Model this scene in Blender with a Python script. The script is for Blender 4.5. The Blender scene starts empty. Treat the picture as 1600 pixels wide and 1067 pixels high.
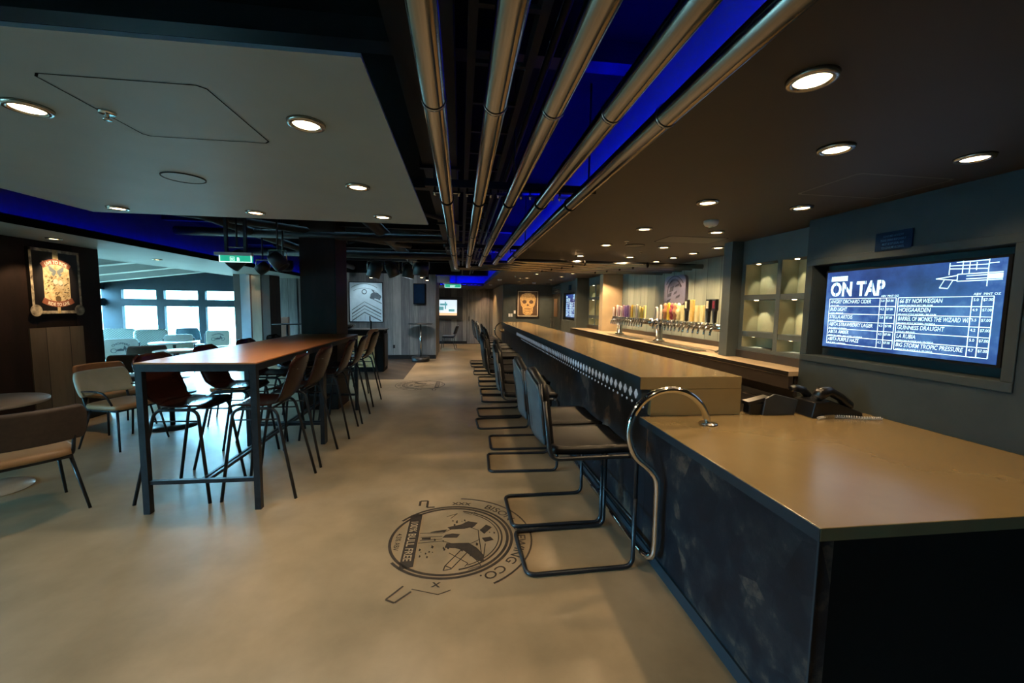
import bpy, bmesh, math, random
from mathutils import Vector, Matrix
random.seed(7)
S = bpy.context.scene
COL = S.collection
PI = math.pi

# ------------------------------------------------------------------ render look
S.view_settings.view_transform = 'Standard'
S.view_settings.look = 'None'
S.view_settings.gamma = 1.0
S.view_settings.use_curve_mapping = False
S.view_settings.exposure = 0.0
try:
    S.cycles.use_denoising = True
    S.cycles.max_bounces = 8
    S.cycles.diffuse_bounces = 4
    S.cycles.glossy_bounces = 4
    S.cycles.transparent_max_bounces = 12
    S.cycles.sample_clamp_indirect = 4.0
    S.cycles.caustics_reflective = False
    S.cycles.caustics_refractive = False
except Exception:
    pass

# ------------------------------------------------------------------ camera
def make_camera():
    p, y, r = 0.0860237, 0.1260192, 0.0146444
    f = Vector((math.sin(y)*math.cos(p), math.cos(y)*math.cos(p), -math.sin(p)))
    rt = Vector((math.cos(y), -math.sin(y), 0)); up = rt.cross(f)
    r2 = math.cos(r)*rt + math.sin(r)*up
    u2 = -math.sin(r)*rt + math.cos(r)*up
    cd = bpy.data.cameras.new('camera'); cd.sensor_width = 36; cd.lens = 635.65/1600*36
    cd.clip_start = .05; cd.clip_end = 300
    c = bpy.data.objects.new('camera', cd); COL.objects.link(c)
    m = Matrix((r2, u2, -f)).transposed().to_4x4(); m.translation = Vector((0, 0, 1.6))
    c.matrix_world = m
    S.camera = c
make_camera()

# ------------------------------------------------------------------ materials
def lin(h):
    if isinstance(h, str):
        h = h.lstrip('#'); c = [int(h[i:i+2], 16)/255 for i in (0, 2, 4)]
        return tuple((x/12.92 if x <= .04045 else ((x+.055)/1.055)**2.4) for x in c) + (1,)
    return tuple(h) + (1,) if len(h) == 3 else tuple(h)
def new_mat(name):
    m = bpy.data.materials.new(name); m.use_nodes = True
    nt = m.node_tree; b = nt.nodes['Principled BSDF']
    return m, nt, b
def coords(nt, scale=(1, 1, 1), kind='Object'):
    tc = nt.nodes.new('ShaderNodeTexCoord'); mp = nt.nodes.new('ShaderNodeMapping')
    mp.inputs['Scale'].default_value = scale
    nt.links.new(tc.outputs[kind], mp.inputs['Vector']); return mp.outputs['Vector']
def noise(nt, vec, scale, detail=4, rough=.6):
    n = nt.nodes.new('ShaderNodeTexNoise'); n.inputs['Scale'].default_value = scale
    n.inputs['Detail'].default_value = detail; n.inputs['Roughness'].default_value = rough
    nt.links.new(vec, n.inputs['Vector']); return n.outputs['Fac']
def ramp(nt, fac, stops):
    r = nt.nodes.new('ShaderNodeValToRGB'); el = r.color_ramp.elements
    while len(el) < len(stops): el.new(.5)
    for e, (p, c) in zip(el, stops): e.position = p; e.color = lin(c)
    nt.links.new(fac, r.inputs['Fac']); return r.outputs['Color']
def bump(nt, b, fac, strength=.1, dist=.01):
    bn = nt.nodes.new('ShaderNodeBump'); bn.inputs['Strength'].default_value = strength
    bn.inputs['Distance'].default_value = dist
    nt.links.new(fac, bn.inputs['Height']); nt.links.new(bn.outputs['Normal'], b.inputs['Normal'])
def M(name, c1, c2=None, rough=.5, metal=0, scale=8, stretch=(1, 1, 1), bmp=0, rr=None, spec=.5, det=4):
    """procedural surface: noise between two colours, optional bump and roughness range"""
    m, nt, b = new_mat(name)
    v = coords(nt, stretch); n = noise(nt, v, scale, det)
    col = ramp(nt, n, [(.28, c1), (.72, c2 or c1)])
    nt.links.new(col, b.inputs['Base Color'])
    b.inputs['Roughness'].default_value = rough; b.inputs['Metallic'].default_value = metal
    b.inputs['Specular IOR Level'].default_value = spec
    if rr:
        mr = nt.nodes.new('ShaderNodeMapRange'); mr.inputs['To Min'].default_value = rr[0]; mr.inputs['To Max'].default_value = rr[1]
        n2 = noise(nt, v, scale*.7, 3); nt.links.new(n2, mr.inputs['Value']); nt.links.new(mr.outputs[0], b.inputs['Roughness'])
    if bmp: bump(nt, b, n, bmp)
    return m
def EM(name, c, s):
    m, nt, b = new_mat(name)
    b.inputs['Base Color'].default_value = lin(c); b.inputs['Emission Color'].default_value = lin(c)
    b.inputs['Emission Strength'].default_value = s; b.inputs['Roughness'].default_value = .4
    return m
def planks(name, cols, width=.19, rough=.55, stretch_z=.5, spec=.4):
    m, nt, b = new_mat(name)
    tc = nt.nodes.new('ShaderNodeTexCoord'); sp = nt.nodes.new('ShaderNodeSeparateXYZ')
    nt.links.new(tc.outputs['Object'], sp.inputs[0])
    add = nt.nodes.new('ShaderNodeMath'); add.operation = 'ADD'
    nt.links.new(sp.outputs['X'], add.inputs[0]); nt.links.new(sp.outputs['Y'], add.inputs[1])
    dv = nt.nodes.new('ShaderNodeMath'); dv.operation = 'DIVIDE'; dv.inputs[1].default_value = width
    nt.links.new(add.outputs[0], dv.inputs[0])
    fl = nt.nodes.new('ShaderNodeMath'); fl.operation = 'FLOOR'; nt.links.new(dv.outputs[0], fl.inputs[0])
    wn = nt.nodes.new('ShaderNodeTexWhiteNoise'); wn.noise_dimensions = '1D'; nt.links.new(fl.outputs[0], wn.inputs['W'])
    cx = nt.nodes.new('ShaderNodeCombineXYZ'); nt.links.new(dv.outputs[0], cx.inputs['X']); nt.links.new(wn.outputs['Value'], cx.inputs['Y'])
    zz = nt.nodes.new('ShaderNodeMath'); zz.operation = 'MULTIPLY'; zz.inputs[1].default_value = stretch_z
    nt.links.new(sp.outputs['Z'], zz.inputs[0]); nt.links.new(zz.outputs[0], cx.inputs['Z'])
    n1 = noise(nt, cx.outputs[0], 2.6, 6, .65)
    mx = nt.nodes.new('ShaderNodeMath'); mx.operation = 'MULTIPLY_ADD'; mx.inputs[1].default_value = .45
    nt.links.new(wn.outputs['Value'], mx.inputs[0])
    n1b = nt.nodes.new('ShaderNodeMath'); n1b.operation = 'MULTIPLY'; n1b.inputs[1].default_value = .75
    nt.links.new(n1, n1b.inputs[0]); nt.links.new(n1b.outputs[0], mx.inputs[2])
    c = ramp(nt, mx.outputs[0], [(.25, cols[0]), (.55, cols[1]), (.85, cols[2])])
    fr = nt.nodes.new('ShaderNodeMath'); fr.operation = 'FRACT'; nt.links.new(dv.outputs[0], fr.inputs[0])
    lt = nt.nodes.new('ShaderNodeMath'); lt.operation = 'LESS_THAN'; lt.inputs[1].default_value = .025; nt.links.new(fr.outputs[0], lt.inputs[0])
    mixc = nt.nodes.new('ShaderNodeMixRGB'); nt.links.new(lt.outputs[0], mixc.inputs['Fac'])
    nt.links.new(c, mixc.inputs['Color1']); mixc.inputs['Color2'].default_value = (.008, .008, .008, 1)
    nt.links.new(mixc.outputs[0], b.inputs['Base Color'])
    b.inputs['Roughness'].default_value = rough; b.inputs['Specular IOR Level'].default_value = spec
    bump(nt, b, n1, .25)
    return m

SKY = 155.0
PW = 50.0
PL = 42.0
NICHE = 5.0

mats = {}
mats['floor'] = M('polished_concrete', '#72664f', '#a8957a', scale=1.1, rough=.32, rr=(.285, .40), det=10, spec=.6)
mats['darkplank_floor'] = planks('dark_plank_floor', ['#2a2420', '#3d342d', '#51463c'], .15, .45)
mats['deck'] = M('black_paint', '#070809', '#0b0c0e', rough=.9, scale=5, spec=.08)
mats['black'] = M('black_metal', '#0b0c0e', '#15171a', rough=.45, metal=.3, scale=20)
mats['blackmatte'] = M('black_matte', '#060606', '#090909', rough=.8, spec=.15, scale=20)
mats['frame'] = M('gunmetal_frame', '#23262b', '#30343a', rough=.38, metal=.6, scale=15)
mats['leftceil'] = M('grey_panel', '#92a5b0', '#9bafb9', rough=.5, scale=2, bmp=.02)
mats['rightceil'] = M('charcoal_brown_ceiling', '#231f1a', '#29241e', rough=.6, scale=3)
mats['loungeroof'] = M('pale_blue_roof_paint', '#1b3143', '#223b4f', rough=.6, scale=2, spec=.1)
mats['stripceil'] = M('pale_grey_soffit', '#9aa0a3', '#a4a9ac', rough=.5, scale=2)
mats['screenwall'] = M('dark_slate_plaster', '#20282b', '#2b3334', rough=.7, scale=3.2, bmp=.06, det=8, spec=.25)
mats['concretewall'] = M('grey_green_plaster', '#343b3b', '#444b48', rough=.7, scale=3.2, bmp=.06, det=8)
mats['beige'] = M('warm_beige_plaster', '#a08c70', '#b19c7e', rough=.6, scale=4, bmp=.04, det=8)
mats['woodwall'] = planks('grey_wood_planks', ['#3b3c3e', '#5d5e5f', '#85837f'], .24)
mats['upstand'] = M('cove_upstand_paint', '#55555a', '#5a5a60', rough=.7, scale=4)
mats['tapwall'] = planks('green_grey_wood_planks', ['#5a625e', '#717970', '#8b9186'], .3)
mats['darkwall'] = planks('dark_brown_wall_boards', ['#181413', '#251d1b', '#342724'], .5, spec=.12)
mats['tanwall'] = planks('tan_grey_boards', ['#4f453b', '#665a4c', '#7c6e5d'], .3)
mats['brownwall'] = planks('red_brown_boards', ['#2c1c17', '#3d2920', '#4c352a'], .3)
mats['barfront'] = None
mats['bartop'] = M('bronze_solid_surface', '#685a3e', '#716245', rough=.2, rr=(.16, .25), scale=3, det=3, spec=.5)
mats['bluefascia'] = M('slate_blue_laminate', '#1d2931', '#222e37', rough=.45, spec=.3, scale=4)
mats['counter'] = M('tan_counter', '#a08e77', '#b3a188', rough=.25, scale=6)
mats['cabinet'] = M('dark_bronze_cabinet', '#2c2622', '#383029', rough=.4, scale=5, metal=.2)
mats['steel'] = M('brushed_steel', '#b9b7b2', '#c9c7c2', rough=.2, metal=1, scale=3, stretch=(1, 1, 30))
mats['chrome'] = M('chrome', '#d8d8d6', '#e4e4e2', rough=.1, metal=1, scale=10)
mats['bronzepipe'] = M('polished_pipe', '#a39b92', '#aea69d', rough=.17, metal=1, scale=4, stretch=(1, .1, 1))
mats['tabletop'] = M('orange_brown_tabletop', '#a2683a', '#b27746', rough=.3, scale=3, stretch=(6, .6, 1), det=8)
mats['leather'] = M('brown_leather', '#1c0e0b', '#2c140d', rough=.26, spec=.28, scale=7, bmp=.04)
mats['blueleather'] = M('worn_black_leather', '#0a0b0d', '#131518', rough=.42, scale=6, bmp=.06, spec=.22)
mats['stoolback'] = M('slate_back_panel', '#33414c', '#46555f', rough=.5, spec=.2, scale=6)
mats['tanleather'] = M('tan_leather', '#9b7a5a', '#aa8865', rough=.4, scale=5)
mats['brownfabric'] = M('brown_upholstery', '#3a302b', '#463a33', rough=.65, scale=30)
mats['ochre'] = M('ochre_brown_upholstery', '#6b4f38', '#7a5b42', rough=.6, scale=30)
mats['cream'] = M('cream_vinyl', '#c3cbbd', '#d3d8cb', rough=.45, scale=8)
mats['whitechair'] = M('white_vinyl', '#a9b2ac', '#b8c0ba', rough=.5, scale=8)
mats['teal'] = M('teal_upholstery', '#43606c', '#50707c', rough=.6, scale=20)
mats['whitetop'] = M('pale_table_laminate', '#a9b0b2', '#b6bcbd', rough=.3, scale=4)
mats['taupetop'] = M('taupe_table_laminate', '#766d68', '#82786f', rough=.35, scale=4)
mats['winframe'] = M('slate_window_frame', '#10181f', '#151f27', rough=.6, scale=4, spec=.1)
mats['ink'] = M('black_floor_paint', '#2a231d', '#3a3129', rough=.5, scale=40, det=6)
mats['trimring'] = M('satin_aluminium', '#b5b0a6', '#c4bfb4', rough=.25, metal=1, scale=8)
mats['white'] = M('white_plastic', '#d9dbdc', '#e3e5e6', rough=.4, scale=8)
mats['glow'] = EM('downlight_glow', '#ffe2ae', 14)
mats['blueglowdim'] = EM('blue_led_dim', (.0, .004, 1.0), 50)
mats['blueglow'] = EM('blue_led', (.0, .002, 1.0), 170)
mats['green'] = EM('exit_green', (.02, .42, .26), .9)
mats['exitwhite'] = EM('exit_white', (.8, 1, .92), 1.3)
mats['phone'] = M('phone_black', '#0c0c0d', '#141415', rough=.28, scale=20)
mats['bison'] = M('lilac_metal_relief', '#6c6b80', '#7b7a90', rough=.45, metal=.3, scale=6)
mats['bisondark'] = M('dark_relief', '#2f2f3c', '#3b3b4a', rough=.6, scale=10)
mats['nichelit'] = M('pale_olive_plaster', '#8f8b6c', '#9c987a', rough=.7, scale=8)
mats['picframe'] = M('black_wood_frame', '#120f0d', '#1b1714', rough=.4, scale=10)
mats['parchment'] = M('yellowed_print', '#b98f50', '#f2dfae', rough=.6, scale=24, det=8)
mats['poster_dark'] = M('poster_black', '#14100e', '#1e1815', rough=.5, scale=10)
mats['poster_red'] = M('faded_red_print', '#8a4a34', '#a8674a', rough=.6, scale=14)
mats['poster_grey'] = M('grey_print', '#747c78', '#8a908a', rough=.6, scale=14)
mats['whiteink'] = M('cream_ink', '#efe2c4', '#f4ead0', rough=.6, scale=14)
mats['bone'] = M('bone_print', '#7a5528', '#e0b878', rough=.6, scale=34, det=8)
mats['bonedark'] = M('sepia_print', '#3b2717', '#5d4127', rough=.6, scale=40, det=8)
mats['sketch'] = M('pale_blue_print', '#a7c4d0', '#c3dbe4', rough=.4, scale=5, det=8)
mats['sketchink'] = M('slate_print_ink', '#3c4c55', '#56666f', rough=.5, scale=10)
mats['signblue'] = M('navy_sign', '#05172a', '#081d33', spec=.08, rough=.8, scale=8)
mats['shore'] = M('distant_shore', '#7fa9a0', '#9cc4ba', rough=.9, scale=.4, det=8)
mats['quay'] = M('pale_quay', '#c9d2d4', '#dde4e6', rough=.8, scale=.5)
mats['taupe'] = M('salmon_panel', '#9b7a6c', '#a98778', rough=.5, scale=4)
mats['screencut'] = EM('stencil_gap_blue', (.03, .08, .28), .8)
mats['bluegreypanel'] = M('blue_grey_wall_panel', '#7f8c9a', '#8c98a5', rough=.5, scale=3)
mats['hatchedge'] = M('hatch_edge', '#4a463f', '#544f47', rough=.5)
mats['grille'] = M('brown_grille', '#2c2822', '#353029', rough=.5, scale=30)
mats['cordgrey'] = M('cord_grey', '#8c8c8a', '#a0a09e', rough=.4)
mats['diamond'] = EM('diamond_self_glow', (.62, .72, .85), .17)  # glow put into the diamonds and their reflected dots; no lamp sits behind
mats['deckduct'] = M('black_duct', '#0a0b0d', '#0f1114', rough=.55, scale=12, spec=.25)
mats['ductgrey'] = M('dark_grey_duct', '#1b1f22', '#262b2f', rough=.5, scale=6)
mats['signtext'] = M('sign_text_blue', '#2c4a60', '#33526a', rough=.8, spec=.1)
mats['bordermix'] = M('collage_border', '#3a2c26', '#e8d8bc', rough=.6, scale=16)
mats['scrollink'] = M('olive_print_ink', '#5a4a2c', '#7a5c34', rough=.6, scale=20)
for _n, _c, _d in (('white', '#c9bdb6', '#ddd3cc'), ('purple', '#6a4a86', '#8c6aa6'), ('yellow', '#e0b42a', '#e8c548'), ('cream', '#d9cc8f', '#e4d9a4'), ('red', '#7c2b33', '#93343d'), ('black', '#0e0e10', '#17171a'), ('pink', '#a8808e', '#bb94a2'), ('wood', '#8a5a40', '#a36f50'), ('gold', '#cda958', '#dbbb70')):
    mats['handle_'+_n] = M('tap_handle_'+_n, _c, _d, rough=.35, scale=30)

def quilt_mat():
    m, nt, b = new_mat('quilted_vinyl')
    v = coords(nt, (1, 1, 1)); ck = nt.nodes.new('ShaderNodeSeparateXYZ'); nt.links.new(v, ck.inputs[0])
    def wave(sgn):
        a = nt.nodes.new('ShaderNodeMath'); a.operation = 'MULTIPLY_ADD'; a.inputs[1].default_value = sgn
        nt.links.new(ck.outputs['Z'], a.inputs[0]); nt.links.new(ck.outputs['Y'], a.inputs[2])
        s = nt.nodes.new('ShaderNodeMath'); s.operation = 'MULTIPLY'; s.inputs[1].default_value = 62; nt.links.new(a.outputs[0], s.inputs[0])
        w = nt.nodes.new('ShaderNodeMath'); w.operation = 'SINE'; nt.links.new(s.outputs[0], w.inputs[0])
        ab = nt.nodes.new('ShaderNodeMath'); ab.operation = 'ABSOLUTE'; nt.links.new(w.outputs[0], ab.inputs[0]); return ab.outputs[0]
    mn = nt.nodes.new('ShaderNodeMath'); mn.operation = 'MINIMUM'; nt.links.new(wave(1), mn.inputs[0]); nt.links.new(wave(-1), mn.inputs[1])
    c = ramp(nt, mn.outputs[0], [(.08, '#3f5a58'), (.35, '#a3aea8')]); nt.links.new(c, b.inputs['Base Color'])
    bump(nt, b, mn.outputs[0], .4); b.inputs['Roughness'].default_value = .5
    return m
mats['quilt'] = quilt_mat()
def barfront_mat():
    m, nt, b = new_mat('distressed_leather_panel')
    v = coords(nt, (1, 1, 1)); n1 = noise(nt, v, 3.2, 3, .5); n2 = noise(nt, v, 11, 8, .7)
    vo = nt.nodes.new('ShaderNodeTexVoronoi'); vo.inputs['Scale'].default_value = 7; nt.links.new(v, vo.inputs['Vector'])
    a = nt.nodes.new('ShaderNodeMath'); a.operation = 'MULTIPLY'; nt.links.new(n1, a.inputs[0]); nt.links.new(n2, a.inputs[1])
    g = nt.nodes.new('ShaderNodeMath'); g.operation = 'MULTIPLY_ADD'; g.inputs[1].default_value = .22
    nt.links.new(vo.outputs['Color'], g.inputs[0]); nt.links.new(a.outputs[0], g.inputs[2])
    c = ramp(nt, g.outputs[0], [(.2, '#080d14'), (.33, '#0d151e'), (.42, '#1e2227'), (.50, '#4a3f38')])
    nt.links.new(c, b.inputs['Base Color']); b.inputs['Roughness'].default_value = .5; b.inputs['Specular IOR Level'].default_value = .25
    bump(nt, b, n2, .12); return m
mats['barfront'] = barfront_mat()
def screen_mat():
    m, nt, b = new_mat('menu_screen_blue')
    v = coords(nt, (1, 1, 1)); n = noise(nt, v, 3.0, 6, .6)
    c = ramp(nt, n, [(.3, '#16306e'), (.5, '#2b50a0'), (.72, '#6f9fe0')])
    b.inputs['Base Color'].default_value = (.01, .01, .02, 1)
    nt.links.new(c, b.inputs['Emission Color']); b.inputs['Emission Strength'].default_value = .9
    b.inputs['Roughness'].default_value = .25; return m
mats['screen'] = screen_mat()
mats['screentext'] = EM('menu_text_glow', (.62, .92, 1.0), 1.05)
mats['tvwhite'] = EM('tv_white', (.75, .9, 1.0), 1.0)
mats['tvgreen'] = EM('tv_green', (.12, .35, .38), .9)
mats['tvorange'] = EM('tv_orange', (.8, .5, .3), 1.0)
def glass_mat():
    m = bpy.data.materials.new('window_glass'); m.use_nodes = True; nt = m.node_tree
    for n in list(nt.nodes): nt.nodes.remove(n)
    o = nt.nodes.new('ShaderNodeOutputMaterial'); mx = nt.nodes.new('ShaderNodeMixShader'); t = nt.nodes.new('ShaderNodeBsdfTransparent')
    g = nt.nodes.new('ShaderNodeBsdfGlossy'); g.inputs['Roughness'].default_value = .02
    t.inputs['Color'].default_value = (.9, .97, .97, 1); mx.inputs['Fac'].default_value = .06
    nt.links.new(t.outputs[0], mx.inputs[1]); nt.links.new(g.outputs[0], mx.inputs[2]); nt.links.new(mx.outputs[0], o.inputs[0]); return m
mats['glass'] = glass_mat()

# ------------------------------------------------------------------ mesh builder
def fillet(pts, r, seg=6, closed=False):
    """round the corners of a polyline"""
    P = [Vector(p) for p in pts]; out = []; n = len(P)
    for i in range(n):
        if not closed and i in (0, n-1): out.append(P[i]); continue
        a, b, c = P[i-1], P[i], P[(i+1) % n]
        u = (a-b); w = (c-b); rr = min(r, u.length*.49, w.length*.49)
        u.normalize(); w.normalize(); ang = u.angle(w)
        if ang > PI-.02: out.append(b); continue
        p0 = b+u*rr; p2 = b+w*rr
        for k in range(seg+1):
            t = k/seg; out.append((1-t)**2*p0 + 2*t*(1-t)*b + t*t*p2)
    return out
class MB:
    def __init__(s): s.v = []; s.f = []; s.m = []; s.sm = []; s.mi = 0
    def add(s, vs, fs, smooth=False):
        b = len(s.v); s.v += [tuple(x) for x in vs]
        for f in fs: s.f.append(tuple(b+i for i in f)); s.m.append(s.mi); s.sm.append(smooth)
        return s
    def box(s, x0, x1, y0, y1, z0, z1, T=None):
        x0, x1 = sorted((x0, x1)); y0, y1 = sorted((y0, y1)); z0, z1 = sorted((z0, z1))
        vs = [(x0, y0, z0), (x1, y0, z0), (x1, y1, z0), (x0, y1, z0), (x0, y0, z1), (x1, y0, z1), (x1, y1, z1), (x0, y1, z1)]
        if T: vs = [T @ Vector(q) for q in vs]
        return s.add(vs, [(0, 3, 2, 1), (4, 5, 6, 7), (0, 1, 5, 4), (1, 2, 6, 5), (2, 3, 7, 6), (3, 0, 4, 7)])
    def prism(s, poly, fn, d0, d1):
        """poly: 2D outline; fn(u,v,d) -> 3D point; solid between d0 and d1"""
        n = len(poly); vs = [fn(u, v, d0) for u, v in poly] + [fn(u, v, d1) for u, v in poly]
        fs = [tuple(range(n-1, -1, -1)), tuple(range(n, 2*n))] + [(i, (i+1) % n, n+(i+1) % n, n+i) for i in range(n)]
        return s.add(vs, fs)
    def tube(s, pts, r, n=10, closed=False, caps=True):
        P = [Vector(p) for p in pts]; m = len(P); T = []
        for i in range(m):
            a = P[i-1] if (i > 0 or closed) else P[0]; c = P[(i+1) % m] if (i < m-1 or closed) else P[-1]
            t = (c-a); T.append(t.normalized() if t.length > 1e-9 else Vector((0, 0, 1)))
        up = Vector((0, 0, 1)) if abs(T[0].z) < .9 else Vector((1, 0, 0))
        N = (up - T[0]*up.dot(T[0])).normalized(); vs = []
        for i in range(m):
            N = (N - T[i]*N.dot(T[i])); N = N.normalized() if N.length > 1e-6 else T[i].orthogonal().normalized()
            B = T[i].cross(N); ri = r[i] if isinstance(r, (list, tuple)) else r
            for k in range(n):
                a = 2*PI*k/n; vs.append(P[i] + (N*math.cos(a)+B*math.sin(a))*ri)
        fs = []
        for i in range(m if closed else m-1):
            j = (i+1) % m
            for k in range(n): k2 = (k+1) % n; fs.append((i*n+k, i*n+k2, j*n+k2, j*n+k))
        s.add(vs, fs, True)
        if caps and not closed:
            b = len(s.v)-m*n
            for f in (tuple(b+k for k in range(n-1, -1, -1)), tuple(b+(m-1)*n+k for k in range(n))):
                s.f.append(f); s.m.append(s.mi); s.sm.append(False)
        return s
    def cyl(s, a, b, r, n=16): return s.tube([a, b], r, n)
    def lathe(s, prof, c=(0, 0, 0), n=28, smooth=True, caps=True):
        """prof: (radius, z) pairs"""
        m = len(prof); vs = []
        for rr, z in prof:
            for k in range(n): a = 2*PI*k/n; vs.append((c[0]+rr*math.cos(a), c[1]+rr*math.sin(a), c[2]+z))
        fs = [(i*n+k, i*n+(k+1) % n, (i+1)*n+(k+1) % n, (i+1)*n+k) for i in range(m-1) for k in range(n)]
        if caps and prof[0] != prof[-1] and prof[0][0] > 1e-5: fs.append(tuple(range(n-1, -1, -1)))
        if caps and prof[0] != prof[-1] and prof[-1][0] > 1e-5: fs.append(tuple((m-1)*n+k for k in range(n)))
        return s.add(vs, fs, smooth)
    def sheet(s, fn, nu, nv, th):
        """a bent plate: fn(u,v) surface point, thickened along its normal"""
        P = [[Vector(fn(i/nu, j/nv)) for j in range(nv+1)] for i in range(nu+1)]; top = []; bot = []
        for i in range(nu+1):
            for j in range(nv+1):
                du = P[min(i+1, nu)][j]-P[max(i-1, 0)][j]; dv = P[i][min(j+1, nv)]-P[i][max(j-1, 0)]
                n = du.cross(dv); n = n.normalized() if n.length > 1e-9 else Vector((0, 0, 1))
                top.append(P[i][j]+n*th/2); bot.append(P[i][j]-n*th/2)
        w = nv+1; o = len(top); fs = []
        for i in range(nu):
            for j in range(nv):
                a = i*w+j; fs.append((a, a+w, a+w+1, a+1)); fs.append((o+a, o+a+1, o+a+w+1, o+a+w))
        for i in range(nu): a = i*w; fs.append((a, o+a, o+a+w, a+w)); a = i*w+nv; fs.append((a, a+w, o+a+w, o+a))
        for j in range(nv): a = j; fs.append((a, a+1, o+a+1, o+a)); a = nu*w+j; fs.append((a, o+a, o+a+1, a+1))
        return s.add(top+bot, fs, True)
    def pad(s, c, size, T=None, pw=4, nu=14, nv=10):
        """soft cushion: superellipsoid"""
        vs = []; fs = []
        def sg(x, e): return math.copysign(abs(x)**e, x)
        e = 2/pw
        for i in range(nv+1):
            ph = -PI/2+PI*i/nv
            for k in range(nu*2):
                th = PI*k/nu
                q = Vector((size[0]/2*sg(math.cos(ph), e)*sg(math.cos(th), e), size[1]/2*sg(math.cos(ph), e)*sg(math.sin(th), e), size[2]/2*sg(math.sin(ph), e)))
                if T: q = T @ q
                vs.append(q+Vector(c))
        n = nu*2
        for i in range(nv):
            for k in range(n): fs.append((i*n+k, i*n+(k+1) % n, (i+1)*n+(k+1) % n, (i+1)*n+k))
        return s.add(vs, fs, True)
    def text(s, txt, size, fn, align='LEFT', fat=0.0, sx=1.0, shear=0.0, arc=None):
        """lettering as flat faces; fn(u,v) -> 3D. arc=(radius, centre_angle) bends the line, up = outward (negative radius: inward)"""
        vs, fs, w = text_mesh(txt, fat, shear)
        off = {'LEFT': 0, 'CENTER': -w/2, 'RIGHT': -w}[align]; out = []
        for x, y in vs:
            u = (x+off)*size*sx; v = y*size
            if arc:
                R, a0 = arc
                if R > 0: a = a0-u/R; u, v = (R+v)*math.cos(a), (R+v)*math.sin(a)
                else: a = a0+u/(-R); u, v = (-R-v)*math.cos(a), (-R-v)*math.sin(a)
            out.append(fn(u, v))
        return s.add(out, fs)
    def build(s, name, mat, parent=None, loc=None, bevel=0, rot=None):
        me = bpy.data.meshes.new(name); me.from_pydata(s.v, [], s.f)
        for mm in (mat if isinstance(mat, (list, tuple)) else [mat]): me.materials.append(mats[mm] if isinstance(mm, str) else mm)
        me.polygons.foreach_set('material_index', s.m); me.polygons.foreach_set('use_smooth', s.sm)
        me.update()
        bm = bmesh.new(); bm.from_mesh(me); bmesh.ops.recalc_face_normals(bm, faces=bm.faces); bm.to_mesh(me); bm.free()
        o = bpy.data.objects.new(name, me); COL.objects.link(o)
        if parent: o.parent = parent
        if loc: o.location = loc
        if rot: o.rotation_euler = rot
        if bevel:
            b = o.modifiers.new('bevel', 'BEVEL'); b.width = bevel; b.segments = 2; b.limit_method = 'ANGLE'; b.angle_limit = .7
        return o
_tc = {}
def text_mesh(txt, fat, shear):
    k = (txt, fat, shear)
    if k not in _tc:
        cu = bpy.data.curves.new('lettering', 'FONT'); cu.body = txt; cu.offset = fat; cu.shear = shear; cu.resolution_u = 3; cu.fill_mode = 'FRONT'
        ob = bpy.data.objects.new('lettering', cu); COL.objects.link(ob)
        dg = bpy.context.evaluated_depsgraph_get(); me = bpy.data.meshes.new_from_object(ob.evaluated_get(dg))
        vs = [(v.co.x, v.co.y) for v in me.vertices]; fs = [tuple(p.vertices) for p in me.polygons]
        bpy.data.objects.remove(ob); bpy.data.curves.remove(cu); bpy.data.meshes.remove(me)
        _tc[k] = (vs, fs, max([v[0] for v in vs] or [0]))
    return _tc[k]
def tag(o, label, cat, group=None, kind=None):
    o['label'] = label; o['category'] = cat
    if group: o['group'] = group
    if kind: o['kind'] = kind
    return o
def thing(name, label, cat, loc=(0, 0, 0), rz=0, group=None):
    o = bpy.data.objects.new(name, None); COL.objects.link(o); o.empty_display_size = .1
    o.location = loc; o.rotation_euler = (0, 0, rz); return tag(o, label, cat, group)
def struct(name, mb, mat, **k):
    o = mb.build(name, mat, **k); o['kind'] = 'structure'; return o
def kids(o): return [c for c in bpy.data.objects if c.parent == o]
def dup(root, loc, rz, label, group=None, names=None):
    r = root.copy(); COL.objects.link(r); r.location = loc; r.rotation_euler = (0, 0, rz); r['label'] = label
    if group: r['group'] = group
    def rec(src, dst):
        for ch in src['_k'] if False else kids(src):
            c = ch.copy(); COL.objects.link(c); c.parent = dst; rec(ch, c)
    rec(root, r); return r
def ordw(i): return ['nearest', 'second', 'third', 'fourth', 'fifth', 'sixth', 'seventh', 'eighth', 'ninth', 'tenth', 'eleventh', 'twelfth', 'thirteenth', 'fourteenth', 'fifteenth', 'sixteenth'][i]
# =================================================================== THE SETTING
XW = 2.70      # plaster wall with the menu screen
def B(*a): return MB().box(*a)
struct('floor', B(-13, 4.2, -5, 20, -.1, 0), 'floor')
struct('floor', B(-3.1, -1.22, 8.9, 12.3, 0, .003), 'darkplank_floor')
# black deckhead over everything, with beams
struct('ceiling', B(-4.45, 3.6, -5, 19, 2.88, 2.98), 'deck')
# right soffit (dark, over the bar)
g = MB().box(.8, 3.6, -5, 19, 2.3, 2.34); g.box(.8, .815, -5, 14.6, 2.34, 2.40); g.box(-4.2, .8, 14.6, 14.615, 2.341, 2.40)
struct('ceiling', g, 'rightceil')
struct('ceiling', B(-4.2, .8, 14.6, 19, 2.3, 2.34), 'rightceil')
g = MB().box(.99, 1.01, -5, 14.82, 2.34, 2.88); struct('trim_1', g, 'upstand')
# left hanging panel
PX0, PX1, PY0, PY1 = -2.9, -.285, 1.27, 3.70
struct('ceiling', B(PX0, PX1, PY0, PY1, 2.3, 2.312), 'leftceil')
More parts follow.
